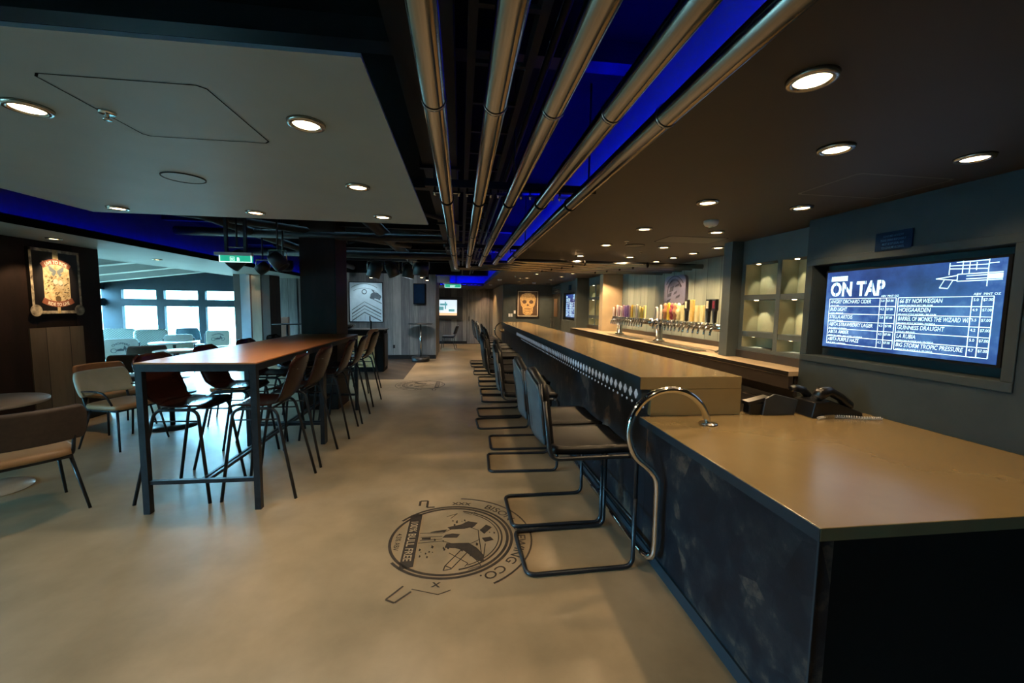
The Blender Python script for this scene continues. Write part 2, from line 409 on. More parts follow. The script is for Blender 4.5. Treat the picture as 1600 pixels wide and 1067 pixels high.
# pale strip soffit along the left, before the glazed lounge
struct('ceiling', B(-6.0, -4.165, -5, 12.4, 2.3, 2.34), 'stripceil')
struct('trim_30', B(-4.165, -4.15, -5, 12.3, 2.302, 2.385), 'deck')
g = MB().box(-4.34, -4.32, -5, 12.3, 2.34, 2.88); struct('trim_2', g, 'ductgrey')
g = MB().box(-4.32, .99, 14.8, 14.82, 2.34, 2.88); struct('trim_3', g, 'upstand')
# LED coves
def cove(label, pts, m='blueglow'):
    t = MB().box(*pts); o = t.build('cove_led_strip', m); tag(o, label, 'LED strip'); return o
cove('blue LED strip in the cove above the bar soffit, beside the steel pipes', (.83, .85, -4.5, 14.5, 2.341, 2.353))
cove('blue LED strip in the cove along the left lounge soffit', (-4.20, -4.18, -4.5, 12.2, 2.341, 2.353), 'blueglowdim')
cove('blue LED strip across the far end of the black ceiling trough', (-4.0, .78, 14.62, 14.64, 2.341, 2.353))
# walls on the right -------------------------------------------------------------
def wall_x(name, x, y0, y1, z0, z1, mat, t=.25): return struct(name, B(x, x+t, y0, y1, z0, z1), mat)
RY0, RY1, RZ0, RZ1 = 1.70, 2.86, 1.26, 1.945        # recess of the screen
g = MB()
g.box(XW, XW+.75, -5, RY0, 0, 2.3); g.box(XW, XW+.75, RY1, 2.93, 0, 2.3)
g.box(XW, XW+.75, RY0, RY1, 0, RZ0); g.box(XW, XW+.75, RY0, RY1, RZ1, 2.3); g.box(XW+.13, XW+.75, RY0, RY1, RZ0, RZ1)
struct('wall_right', g, 'screenwall')
# frame moulding round the recess
g = MB(); w = .05
for a in ((RY0-w, RY1+w, RZ1, RZ1+w), (RY0-w, RY1+w, RZ0-w, RZ0), (RY0-w, RY0, RZ0, RZ1), (RY1, RY1+w, RZ0, RZ1)):
    g.box(XW-.012, XW-.001, *a)
struct('trim_4', g, 'screenwall', bevel=.004)
wall_x('wall_right', 3.39, 2.94, 9.54, 0, 2.3, 'tapwall', .2)
struct('wall_right', B(2.78, 3.6, 3.95, 4.08, 1.112, 2.3), 'concretewall')
struct('wall_right', B(2.96, 3.6, 8.3, 8.5, 1.112, 2.3), 'beige')
struct('wall_right', B(2.76, 3.6, 9.55, 9.72, 0, 2.3), 'concretewall')
g = MB(); g.box(2.94, 3.6, 9.72, 10.25, 0, 2.3); g.box(2.94, 3.6, 11.55, 11.62, 0, 2.3)
g.box(2.94, 3.6, 10.25, 11.55, 0, 1.24); g.box(2.94, 3.6, 10.25, 11.55, 2.0, 2.3); g.box(3.08, 3.6, 10.25, 11.55, 1.24, 2.0)
g.box(2.94, 3.6, 11.62, 13.0, 0, 2.3)
struct('wall_right', g, 'concretewall')
struct('wall_back', B(1.35, 3.6, 13.0, 13.2, 0, 2.3), 'concretewall')
struct('wall_back', B(1.35, 1.5, 13.2, 17.2, 0, 2.3), 'beige')
struct('wall_back', B(-5.2, 1.5, 17.2, 17.4, 0, 2.3), 'woodwall')
# skirting boards
struct('baseboard_back', B(-5.1, 1.35, 17.17, 17.2, 0, .12), 'black')
struct('baseboard_right', B(3.36, 3.389, 4.09, 8.29, 1.111, 1.18), 'cabinet')
# wood plank wall with the picture
g = MB().box(-5.1, -.74, 12.3, 12.5, 0, 2.5); struct('wall_middle', g, 'woodwall')
struct('wall_middle', B(-.94, -.74, 12.5, 14.4, 0, 2.5), 'woodwall')
struct('wall_middle', B(-5.1, .8, 12.26, 12.5, 2.5, 2.88), 'deck')
struct('baseboard_middle', B(-5.1, -.735, 12.27, 12.299, 0, .12), 'black')
g = MB().box(-4.62, -4.58, 12.285, 12.299, 0.13, 2.4); struct('trim_5', g, 'black')
# left wall with the poster
struct('wall_left', B(-5.22, -5.0, 4.15, 6.4, 0, 2.3), 'darkwall')
struct('trim_6', B(-5.0, -4.985, 5.40, 6.08, .12, 1.26), 'tanwall')
struct('baseboard_left', B(-5.0, -4.975, 4.15, 6.4, 0, .12), 'black')
struct('wall_left', B(-5.6, -5.22, 6.35, 6.4, 0, 2.3), 'darkwall')
# pillars
struct('trim_7', B(-2.34, -1.84, 6.36, 6.96, 0, 2.88), 'darkwall')
g = MB().box(-5.62, -4.78, 11.0, 11.6, 0, 2.3); struct('trim_8', g, 'brownwall')
struct('trim_9', B(-5.46, -5.24, 10.985, 11.0, 0, 2.3), 'bluegreypanel')
g = MB().box(-5.2, -4.98, 10.985, 11.0, 0, 2.3); struct('trim_10', g, 'tanwall')
# closed room behind the camera and the far left, with windows in the left wall
struct('wall_front', B(-13, 3.6, -5.1, -5, 0, 3), 'darkwall')
def glazed(name_i, x0, x1, y0, y1, axis, n, zb, zt, transom=(1.46, 1.66)):
    """a window wall: posts, sill, head, a mid band, and one pane above and below it per bay; runs along axis"""
    L = (x1-x0) if axis == 'x' else (y1-y0); bay = L/n
    def bx(m, a, b, z0, z1, t=0.0):
        if axis == 'x': m.box(x0+a, x0+b, y0-t, y1+t, z0, z1)
        else: m.box(x0-t, x1+t, y0+a, y0+b, z0, z1)
    for i in range(n):
        a = i*bay; pw = .095
        fr = MB(); bx(fr, a, a+pw, 0, zt+.35); bx(fr, a+bay-pw, a+bay, 0, zt+.35); bx(fr, a+pw, a+bay-pw, 0, zb)
        bx(fr, a+pw, a+bay-pw, zt, zt+.35); bx(fr, a+pw, a+bay-pw, transom[0], transom[1])
        o = fr.build('window_%d' % (name_i+i), 'winframe'); o['kind'] = 'structure'
        p = MB()
        mid = (y0+y1)/2 if axis == 'x' else (x0+x1)/2
        for z0, z1 in ((zb, transom[0]), (transom[1], zt)):
            if axis == 'x': p.box(x0+a+pw, x0+a+bay-pw, mid-.004, mid+.004, z0, z1)
            else: p.box(mid-.004, mid+.004, y0+a+pw, y0+a+bay-pw, z0, z1)
        p.build('pane', 'glass', parent=o)
struct('wall_left', B(-9.6, -9.30, 12.42, 12.52, 0, 2.25), 'winframe')
glazed(1, -9.30, -5.08, 12.42, 12.52, 'x', 4, .35, 1.90)
glazed(5, -9.7, -9.6, 6.4, 12.52, 'y', 5, .35, 1.90)
glazed(10, -9.7, -9.6, -5.0, 1.0, 'y', 4, .35, 2.05)
struct('wall_left', B(-9.7, -9.6, 1.0, 6.4, 0, 2.4), 'darkwall')
# sloping lounge roof with beams
zr0, zr1 = 2.72, 2.25
def roofz(x): return zr0 + (zr1-zr0)*(x+6.0)/(-3.7)
g = MB(); vs = []
for (x, z) in ((-6.0, zr0), (-9.75, roofz(-9.75))):
    for y in (6.2, 12.6): vs += [(x, y, z), (x, y, z+.05)]
g.add(vs, [(0, 4, 6, 2), (1, 3, 7, 5), (0, 2, 3, 1), (4, 5, 7, 6), (0, 1, 5, 4), (2, 6, 7, 3)])
struct('ceiling', g, 'loungeroof')
struct('trim_11', B(-6.05, -5.95, 6.2, 12.5, 2.3, 2.75), 'stripceil')
for i, yb in enumerate((7.0, 8.15, 9.3, 10.45, 11.6)):
    b = MB(); vs = []
    for x in (-6.05, -9.62):
        for (yy, dz) in ((yb-.09, 0), (yb+.09, 0), (yb+.09, -.27), (yb-.09, -.27)): vs.append((x, yy, roofz(x)+dz-.001))
    b.add(vs, [(0, 1, 2, 3), (7, 6, 5, 4), (0, 4, 5, 1), (1, 5, 6, 2), (2, 6, 7, 3), (3, 7, 4, 0)])
    struct('trim_%d' % (12+i), b, 'stripceil')
struct('wall_left', B(-9.7, -5.0, 12.42, 12.53, 2.25, 2.9), 'winframe')
struct('wall_left', B(-9.7, -9.6, 6.2, 12.5, 2.25, 2.6), 'winframe')
struct('ceiling', B(-9.7, -6.0, -5, 6.2, 2.4, 2.46), 'stripceil')
struct('ceiling', B(-5.1, -4.3, 12.5, 19, 2.3, 2.36), 'deck')
struct('wall_left', B(-5.2, -5.1, 12.53, 17.4, 0, 2.9), 'darkwall')
# outside: the quay and a hazy shore
o = MB().box(-60, -9.9, -30, 60, -1.0, -.9).box(-9.9, -5.3, 12.7, 60, -1, -.9).build('quay_ground', 'quay'); o['kind'] = 'structure'; 
sh = MB(); random.seed(3); n = 40; vs = []; fs = []
for i in range(n+1):
    a = .3*PI+i/n*.95*PI; R = 58; h = 5.5+2.5*math.sin(i*.7)+random.random()*1.0
    cx, cy = R*math.cos(a), R*math.sin(a)
    vs += [(cx, cy, -1), (cx, cy, h), (cx*1.2, cy*1.2, h*.8), (cx*1.2, cy*1.2, -1)]
for i in range(n):
    for k in range(4): k2 = (k+1) % 4; fs.append((i*4+k, i*4+k2, i*4+4+k2, i*4+4+k))
sh.add(vs, fs); tag(sh.build('distant_hills', 'shore'), 'hazy green hills far outside the lounge windows', 'hill')
o = bpy.data.objects['distant_hills']; o['kind'] = 'structure'

# far wall door lines
for i, x in enumerate((.25, 1.2)):
    d = MB().box(x, x+.02, 17.185, 17.199, .1, 2.25); struct('trim_%d' % (20+i), d, 'black')
d = MB(); d.box(.27, 1.2, 17.16, 17.199, .02, 2.2); dd = struct('door_1', d, 'woodwall')
MB().box(.33, .36, 17.13, 17.16, .95, 1.15).build('door_handle', 'steel', parent=dd)

# =================================================================== LIGHTS
W = bpy.data.worlds.new('world'); S.world = W; W.use_nodes = True
bg = W.node_tree.nodes['Background']; bg.inputs['Color'].default_value = (.33, .72, 1.0, 1); bg.inputs['Strength'].default_value = SKY
def portal(loc, rot, sx, sy):
    l = bpy.data.lights.new('window_portal', 'AREA'); l.shape = 'RECTANGLE'; l.size = sx; l.size_y = sy
    o = bpy.data.objects.new('window_portal', l); COL.objects.link(o); o.location = loc; o.rotation_euler = rot
    l.cycles.is_portal = True
portal((-7.2, 12.55, 1.13), (-PI/2, 0, 0), 4.6, 1.7)
portal((-9.75, 9.45, 1.13), (0, -PI/2, 0), 1.7, 6.2)
portal((-9.75, -2.0, 1.2), (0, -PI/2, 0), 1.8, 6)

def downlight_proto():
    t = thing('downlight', 'x', 'ceiling light')
    MB().lathe([(.047, -.004), (.052, -.014), (.066, -.012), (.070, 0), (.047, 0), (.047, -.004)], n=32).build('trim_ring', 'trimring', t)
    MB().lathe([(0, -.010), (.046, -.008), (.046, 0), (0, 0)], n=24).build('lamp_glass', 'glow', t)
    return t
DL = downlight_proto(); _first = [True]
def downlight(x, y, z, label, power, group, color=(1, .68, .36), size=2.35, blend=.45, tilt=None):
    if _first[0]: o = DL; _first[0] = False
    else: o = dup(DL, (0, 0, 0), 0, label)
    for c in kids(o):
        if c.type == 'LIGHT': bpy.data.objects.remove(c)
    o.location = (x, y, z); o['label'] = label; o['group'] = group
    l = bpy.data.lights.new('downlight_lamp', 'SPOT'); l.energy = power; l.color = color; l.spot_size = size; l.spot_blend = blend; l.shadow_soft_size = .035
    lo = bpy.data.objects.new('downlight_lamp', l); COL.objects.link(lo); lo.parent = o; lo.location = (0, 0, -.02)
    if tilt: lo.rotation_euler = tilt
    return o
P0 = PW
gr = 'downlights in the dark ceiling over the bar'
for i, (y, p) in enumerate([(1.63, 1), (2.55, 1), (3.48, 1), (4.43, 1), (5.42, 1), (6.3, 1.1), (7.4, 1.1), (8.6, 1.2), (9.9, 1.2), (11.3, 1.2)]):
    downlight(1.60, y, 2.3, f'recessed downlight in the ceiling over the bar top, {ordw(i)} from the camera', P0*p, gr)
for i, (y, p) in enumerate([(1.62, .35), (2.56, .8), (3.49, 1), (4.45, 1.3), (5.39, 1.3), (7.1, 1.3), (8.27, 1.3), (9.2, 1.2), (10.3, 1.2)]):
    downlight(2.29, y, 2.3, f'recessed downlight over the aisle behind the bar, {ordw(i)} from the camera', P0*p, gr)
for i, (y, p) in enumerate([(4.34, 1.4), (4.84, 1.8), (5.32, 1.8), (5.81, 1.8), (6.6, 1.8), (7.3, 1.8), (7.95, 2.0)]):
    downlight(2.88, y, 2.3, f'small downlight close to the tap wall, {ordw(i)} of its row from the camera', P0*p, gr)
downlight(1.05, 1.17, 2.3, 'round recessed downlight nearest the camera above the bar corner', P0*.85, gr)
for i, (x, y, s) in enumerate([(-.4, 15.6, 'round downlight past the wood wall before the far television'), (.9, 16.2, 'round downlight close to the far wood wall')]):
    downlight(x, y, 2.3, s, P0*1.5, gr)
for i, (x, y) in enumerate([(1.0, 10.9), (1.45, 10.0), (1.9, 12.3), (2.65, 12.3)]):
    downlight(x, y, 2.3, ['round downlight over the far end of the stools row', 'round downlight beside the far detectors over the bar end', 'round downlight in front of the skull picture', 'round downlight in front of the cooler door'][i], P0*1.5, gr)
gl = 'downlights in the grey hanging ceiling panel'
LP = [(-1.57, 1.76, 'near left'), (-.6, 1.74, 'near right'), (-.61, 2.59, 'right edge middle'), (-.62, 3.42, 'far right corner'), (-1.58, 3.45, 'middle of the far edge'), (-2.57, 3.49, 'far left corner')]
for x, y, s in LP:
    downlight(x, y, 2.3, f'round downlight in the grey hanging ceiling panel, {s}', PL*(.6 if y < 2 else 1), gl, color=(1, .78, .52))
# soffit lights on the left
for i, (x, y) in enumerate([(-4.62, 5.35), (-5.05, 7.6), (-5.2, 10.9)]):
    downlight(x, y, 2.3, ['slim downlight in the pale soffit above the framed poster', 'slim downlight in the pale soffit beside the lounge roof', 'slim downlight in the pale soffit by the far wood pillar'][i], [PL*1.2, PL*.6, PL*.6][i], 'downlights in the pale left soffit', tilt=[(0, .3, 0), None, (-.3, 0, 0)][i], size=1.3)
def spot(name, loc, target, power, color=(1, .76, .5), size=.9, blend=.7, r=.03):
    l = bpy.data.lights.new(name, 'SPOT'); l.energy = power; l.color = color; l.spot_size = size; l.spot_blend = blend; l.shadow_soft_size = r
    o = bpy.data.objects.new(name, l); COL.objects.link(o); o.location = loc
    o.rotation_euler = (Vector(target)-Vector(loc)).to_track_quat('-Z', 'Y').to_euler(); return o
# =================================================================== THE BAR
X0, XB = 1.12, 1.20
# body of the bar (dark distressed panels), one thing with panels
bar = thing('bar_counter', 'long bar body clad in dark distressed panels with perforated strip', 'bar', (XB, 2.45, 0))
def L(mb, name, mat, parent, **k):
    """vertices given in world metres, stored relative to the parent's origin"""
    p = parent; off = Vector((0, 0, 0)); rot = 0
    while p is not None: off += Vector(p.location); p = p.parent
    mb.v = [tuple(Vector(q)-off) for q in mb.v]; return mb.build(name, mat, parent, **k)
L(B(XB, 1.76, 2.45, 11.2, .0, 1.085), 'front_panel', 'barfront', bar)
L(B(XB-.012, XB-.001, 2.45, 11.2, 0, .07), 'kick_plate', 'bluefascia', bar)
g = MB(); g.box(X0+.02, X0+.07, 2.42, 11.2, 1.0, 1.088); L(g, 'fascia', 'bluefascia', bar)
g = MB(); y = 2.47
while y < 8.2:          # perforated diamond strip, its brightness put in as a weak glow
    g.prism([(y, 1.045), (y+.023, 1.076), (y+.046, 1.045), (y+.023, 1.014)], lambda u, v, d: (d, u, v), X0+.012, X0+.0195); y += .088
o = L(g, 'diamond_strip', 'diamond', bar); o['kind'] = 'stuff'
g = MB(); y = 2.5
while y < 8: g.prism([(y, .952), (y+.012, .962), (y+.024, .952), (y+.012, .942)], lambda u, v, d: (d, u, v), XB-.006, XB-.001); y += .088
o = L(g, 'diamond_reflection', 'diamond', bar); o['kind'] = 'stuff'  # small glowing dots modelled as the reflection of the diamonds above
# bar top
bt = MB(); bt.box(X0, 1.81, 2.40, 11.25, 1.09, 1.17)
t = thing('long_countertop', 'long raised bronze-toned bar top running away down the room', 'bar top', (1.4, 2.4, 1.09))
L(bt, 'top_slab', 'bartop', t, bevel=.003)
L(B(X0+.075, 1.81, 2.40, 2.44, .921, 1.089), 'end_riser', 'bartop', t)
for y in (2.9, 4.9, 7.0, 9.2): L(B(X0+.002, 1.808, y, y+.003, 1.1701, 1.1706), 'joint_line', 'trimring', t)
L(B(X0-.002, X0, 2.40, 11.25, 1.09, 1.1695), 'front_edge', 'bluefascia', t)
# low service counter in front
sc = thing('service_counter', 'low bronze-toned service counter at the near end of the bar', 'counter', (1.9, 1.2, 0))
L(B(X0+.003, 2.69, 1.09, 2.395, .875, .92).box(1.815, 2.69, 2.395, 2.46, .875, .92), 'top_slab', 'bartop', sc, bevel=.003)
L(B(X0, X0+.0025, 1.09, 2.395, .875, .918), 'front_edge', 'bluefascia', sc)
L(B(XB, 1.26, 1.17, 2.448, 0, .874), 'front_panel', 'barfront', sc)
L(B(1.26, 2.69, 1.17, 1.21, 0, .874), 'end_panel', 'blackmatte', sc)
L(B(XB-.012, XB-.001, 1.17, 2.448, 0, .07), 'kick_plate', 'bluefascia', sc)
L(B(XB-.004, XB-.0005, 1.162, 1.169, 0, .874), 'corner_trim', 'bluefascia', sc)
L(B(1.83, 2.69, 2.40, 2.44, 0, .874), 'back_panel', 'cabinet', sc)
# steel hand rail that turns into the foot rail
def rail(name, pl, y, label, sgn, yend):
    r = thing(name, label, 'rail', (1.05, y, 0))
    pts = [(1.46, y, .925)]+[(1.215+.245*math.cos(math.radians(a)), y, .885+.245*math.sin(math.radians(a))) for a in range(18, 227, 16)]+[(1.085, y-.01, .675), (1.125, y-.02, .63), (1.142, y-.03, .57), (1.145, y-.03, .35), (1.145, y-.03, .20), (1.135, y-.03, .145), (1.12, y+.0*sgn, .118), (1.105, y+.06*sgn, .115), (1.10, y+.2*sgn, .115)]
    sm = []
    P = [Vector(q) for q in pts]
    for i in range(len(P)-1):      # Catmull-Rom
        a, b, c, d = P[max(i-1, 0)], P[i], P[i+1], P[min(i+2, len(P)-1)]
        for k in range(5):
            t = k/5; sm.append(.5*((2*b)+(c-a)*t+(2*a-5*b+4*c-d)*t*t+(3*b-3*c+d-a)*t**3))
    sm.append(P[-1]); 
    if yend: sm.append(Vector((1.10, yend, .115)))
    L(MB().tube(sm, .0195, 14), 'tube', 'chrome' if sgn > 0 else 'chrome', r)
    L(MB().lathe([(.0, .0), (.052, 0), (.052, .008), (.03, .014), (0, .014)], (1.46, y, .9205)), 'flange', 'steel', r)
    if yend:
        k = y+.9
        while k < yend:
            L(MB().tube([(1.10, k, .115), (XB-.013, k, .115)], .012, 8), 'bracket', 'steel', r); k += 1.1
    return r
rail('hand_rail', None, 2.20, 'curved steel hand rail on the near counter that runs on as foot rail', 1, 11.0)
rail('hand_rail', None, 11.62, 'curved steel hand rail at the far end of the bar', -1, None)
o = thing('service_counter', 'low counter at the far end of the bar behind the last stools', 'counter', (1.5, 11.6, 0))
L(B(X0+.003, 1.81, 11.26, 12.0, .875, .92), 'top_slab', 'bartop', o); L(B(XB, 1.76, 11.26, 11.95, 0, .874), 'front_panel', 'barfront', o)

# back bar: counter on cabinets
BZ = 1.11
bb = thing('back_bar_counter', 'long bronze back bar counter under the tap wall', 'counter', (2.7, 3, 1.0))
L(B(2.62, 3.388, 2.94, 9.54, 1.07, BZ), 'top_slab', 'counter', bb, bevel=.003)
L(B(2.625, 2.665, 2.94, 9.54, .965, 1.069), 'fascia', 'cabinet', bb)
L(B(2.618, 2.622, 2.94, 9.54, 1.075, 1.108), 'front_edge', 'picframe', bb)
y = 2.95; i = 0
widths = [.62, .55, .6, .66, .66, .66, .66, .66, .66, .66]
for i, w in enumerate(widths):
    c = thing('back_bar_cabinet', f'bronze cabinet under the back bar counter, {ordw(i)} from the screen wall', 'cabinet', (2.9, y+w/2, 0), group='cabinets under the back bar counter')
    L(B(2.70, 3.38, y+.002, y+w-.002, .1, .9), 'body', 'cabinet', c); L(B(2.684, 2.699, y+.01, y+w-.01, .13, .88), 'door', 'steel' if i < 2 else 'cabinet', c)
    L(MB().tube([(2.67, y+.06, .82), (2.67, y+w-.06, .82)], .006, 8), 'handle', 'steel', c)
    L(B(2.74, 3.38, y+.002, y+w-.002, 0, .1), 'plinth', 'blackmatte', c)
    L(B(2.74 if i > 2 else 2.69, 3.38, y+.002, y+w-.002, .9, 1.069), 'recess', 'blackmatte' if i > 2 else 'cabinet', c)
    y += w
# niche shelving (lit), near one and far one
def niches(label, xf, y0, y1, rows, post, depth=.17, bot=BZ, top=2.3):
    u = thing('niche_shelf', label, 'shelving', (xf, y0, bot))
    f = MB(); f.box(xf, xf+depth+.1, y0, y1, rows[-1][1], top); f.box(xf, xf+depth+.1, y0, y1, bot, rows[0][0])
    ys = [y0, y0+post, (y0+y1)/2-post/2, (y0+y1)/2+post/2, y1-post, y1]
    for a, b in ((ys[0], ys[1]), (ys[2], ys[3]), (ys[4], ys[5])): f.box(xf, xf+depth+.1, a, b, rows[0][0], rows[-1][1])
    L(f, 'frame', 'concretewall', u)
    L(B(xf+depth, xf+depth+.1, y0+.001, y1-.001, rows[0][0], rows[-1][1]), 'back_panel', 'nichelit', u)
    for k in range(len(rows)-1):
        for a, b in ((ys[1], ys[2]), (ys[3], ys[4])):
            L(B(xf+.004, xf+depth, a, b, rows[k][1], rows[k+1][0]), 'shelf', 'concretewall', u)
    L(B(xf-.02, xf-.001, y0, y1, bot+.001, bot+.075), 'skirting', 'cabinet', u)
    for (z0, z1) in rows:
        for a, b in ((ys[1], ys[2]), (ys[3], ys[4])):
            for q in (a, b-.002): L(B(xf+.003, xf+depth, q, q+.002, z0, z1), 'side_lining', 'nichelit', u)
            s = L(MB().lathe([(.0, -.006), (.018, -.006), (.018, 0), (0, 0)], (xf+.07, b-.09, z1), 12), 'puck_light', 'glow', u)
            l = bpy.data.lights.new('niche_lamp', 'SPOT'); l.energy = NICHE; l.color = (1, .92, .62); l.spot_size = 1.0; l.spot_blend = .2; l.shadow_soft_size = .012
            lo = bpy.data.objects.new('niche_lamp', l); COL.objects.link(lo); lo.location = (xf+.07, b-.09, z1-.012); lo.rotation_euler = (0, -.28, 0)
    return u
RW = [(1.22, 1.33), (1.38, 1.70), (1.75, 2.06)]
niches('grey plaster niche shelving with six lit niches beside the menu screen', 2.9, 2.94, 3.94, RW, .05)
niches('tall lit niche shelving at the far end of the back bar', 3.05, 8.51, 9.54, [(1.2, 1.35), (1.42, 1.78), (1.84, 2.12)], .06)
# steel tap towers with handles
hc = {'w': 'handle_white', 'p': 'handle_purple', 'y': 'handle_yellow', 'c': 'handle_cream', 'r': 'handle_red', 'b': 'handle_black', 'k': 'handle_pink', 'o': 'handle_wood', 'g': 'handle_gold'}
def tap_tower(label, ya, yb, cols, handles):
    t = thing('tap_tower', label, 'beer tap tower', (2.96, (ya+yb)/2, BZ))
    X = 2.96
    L(MB().tube([(X, ya, 1.385), (X, yb, 1.385)], .042, 16), 'rail', 'chrome', t)
    for yy in (ya, yb):
        L(MB().lathe([(0, -.07), (.045, -.055), (.065, 0), (.045, .055), (0, .07)], (X, yy, 1.385), 20), 'end_knuckle', 'chrome', t)
    for yy in cols:
        L(MB().lathe([(.085, 0), (.085, .012), (.05, .03), (.048, .24)], (X, yy, BZ+.001), 24), 'column', 'steel', t)
        L(MB().tube([(X-.02, yy-.12, BZ+.02), (X-.12, yy-.1, BZ+.02)], .02, 10), 'drain_valve', 'chrome', t)
    for (yy, kind, h, w) in handles:
        f = L(MB().tube(fillet([(X-.03, yy, 1.40), (X-.11, yy, 1.40), (X-.135, yy, 1.33), (X-.135, yy, 1.30)], .03), .0125, 8), 'faucet', 'chrome', t)
        L(MB().lathe([(.018, 0), (.022, .02), (.01, .035), (.01, .05)], (X-.09, yy, 1.405), 12), 'collar', 'chrome', f)
        hb = MB(); x0 = X-.09; z0 = 1.445
        if kind == 'b':
            hb.prism([(-.012, 0), (.012, 0), (.02, .13), (.036, .15), (.036, .27), (-.036, .27), (-.036, .15), (-.02, .13)], lambda u, v, d: (x0+d, yy+u, z0+v), -.018, .018)
            ho = L(hb, 'tap_handle', 'handle_black', t)
            L(MB().prism([(-.02, .165), (.02, .165), (.02, .25), (-.02, .25)], lambda u, v, d: (x0-.018+d, yy+u, z0+v), -.003, 0), 'badge', 'whiteink' if w else 'handle_red', ho)
            continue
        if kind == 'f':      # carved figure
            hb.lathe([(.01, 0), (.03, .03), (.02, .07), (.04, .1), (.035, .14), (.018, .16), (.03, .19), (.022, .22), (0, .235)], (x0, yy, z0), 12)
            L(hb, 'tap_handle', ['handle_wood', 'handle_red', 'handle_cream'][int(w)], t); continue
        p = [(-w*.5, 0), (w*.5, 0), (w*.62, h*.55), (w*.45, h*.93), (0, h), (-w*.45, h*.93), (-w*.62, h*.55)] if kind not in 'cg' else [(-w*.5, 0), (w*.5, 0), (w*.6, h), (-w*.6, h)]
        hb.prism(p, lambda u, v, d: (x0+d, yy+u, z0+v), -.014, .014)
        L(hb, 'tap_handle', hc[kind], t, bevel=.003)
H1 = []
ks = [('w', .17, .035), ('o', .20, .02), ('w', .21, .05), ('k', .2, .04), ('w', .19, .045), ('k', .21, .04), ('p', .2, .06), ('p', .21, .05), ('k', .19, .04), ('y', .21, .07), ('c', .2, .06), ('w', .22, .06), ('c', .19, .045), ('y', .17, .07), ('c', .2, .04)]
for i, (k, h, w) in enumerate(ks): H1.append((7.42-i*.094, k, h, w))
tap_tower('far steel beer tap tower with purple, pink and yellow handles', 6.02, 7.55, [7.32], H1)
H2 = [(5.72, 'w', .18, .06), (5.59, 'w', .21, .03), (5.46, 'f', 0, 0), (5.36, 'y', .24, .05), (5.27, 'f', 0, 1), (5.19, 'f', 0, 0), (5.10, 'f', 0, 2), (4.99, 'c', .2, .075), (4.90, 'b', .14, 1), (4.78, 'g', .27, .06), (4.67, 'c', .2, .055), (4.56, 'c', .2, .06), (4.44, 'b', 0, 1), (4.32, 'b', 0, 0)]
tap_tower('near steel beer tap tower with cream, figure and black handles', 4.16, 5.86, [5.78, 4.26], H2)
for i, yy in enumerate((6.65, 5.0)):
    d = thing('drip_tray', ['steel drip tray in front of the far beer taps', 'steel drip tray in front of the near beer taps'][i], 'drip tray', (2.83, yy, BZ), group='drip trays under the beer taps')
    L(B(2.70, 2.83, yy-.62, yy+.62, BZ+.001, BZ+.014), 'tray', 'steel', d)
# bison relief on the tap wall
bs = thing('bison_sign', 'lilac-grey metal relief sign with rounded corners above the taps', 'sign', (3.385, 6.1, 1.66))
rr = []
for cx, cy, a0 in ((.22, .36, 0), (-.22, .36, 90), (-.22, .10, 180), (.22, .10, 270)):
    for k in range(7): a = math.radians(a0+k*15); rr.append((cx+.1*math.cos(a), cy+.1*math.sin(a)))
F = lambda u, v, d: (3.389-d, 6.1-u, 1.66+v)
L(MB().prism(rr, F, 0, .045), 'plate', 'bison', bs)
def ring(m, F, cx, cy, r0, r1, a0, a1, n, d0, d1):
    for k in range(n):
        t0, t1 = math.radians(a0+(a1-a0)*k/n), math.radians(a0+(a1-a0)*(k+1)/n)
        m.prism([(cx+r0*math.cos(t0), cy+r0*math.sin(t0)), (cx+r1*math.cos(t0), cy+r1*math.sin(t0)), (cx+r1*math.cos(t1), cy+r1*math.sin(t1)), (cx+r0*math.cos(t1), cy+r0*math.sin(t1))], F, d0, d1)
g = MB(); ring(g, F, 0, .12, .325, .335, 40, 140, 12, .045, .05); ring(g, F, 0, .12, .26, .268, 38, 142, 12, .045, .05); ring(g, F, 0, .2, .2, .21, 20, 200, 12, .045, .05)
for (a, b, c, d) in ((-.2, .12, -.1, .2), (-.15, .2, -.04, .3), (.02, .28, .12, .33), (-.22, .05, -.12, .1), (.05, .1, .15, .16), (-.02, .16, .06, .22)):
    g.prism([(a, b), (c, b+.02), (c+.02, d), (a+.03, d-.02)], F, .045, .05)
L(g, 'relief', 'bisondark', bs)

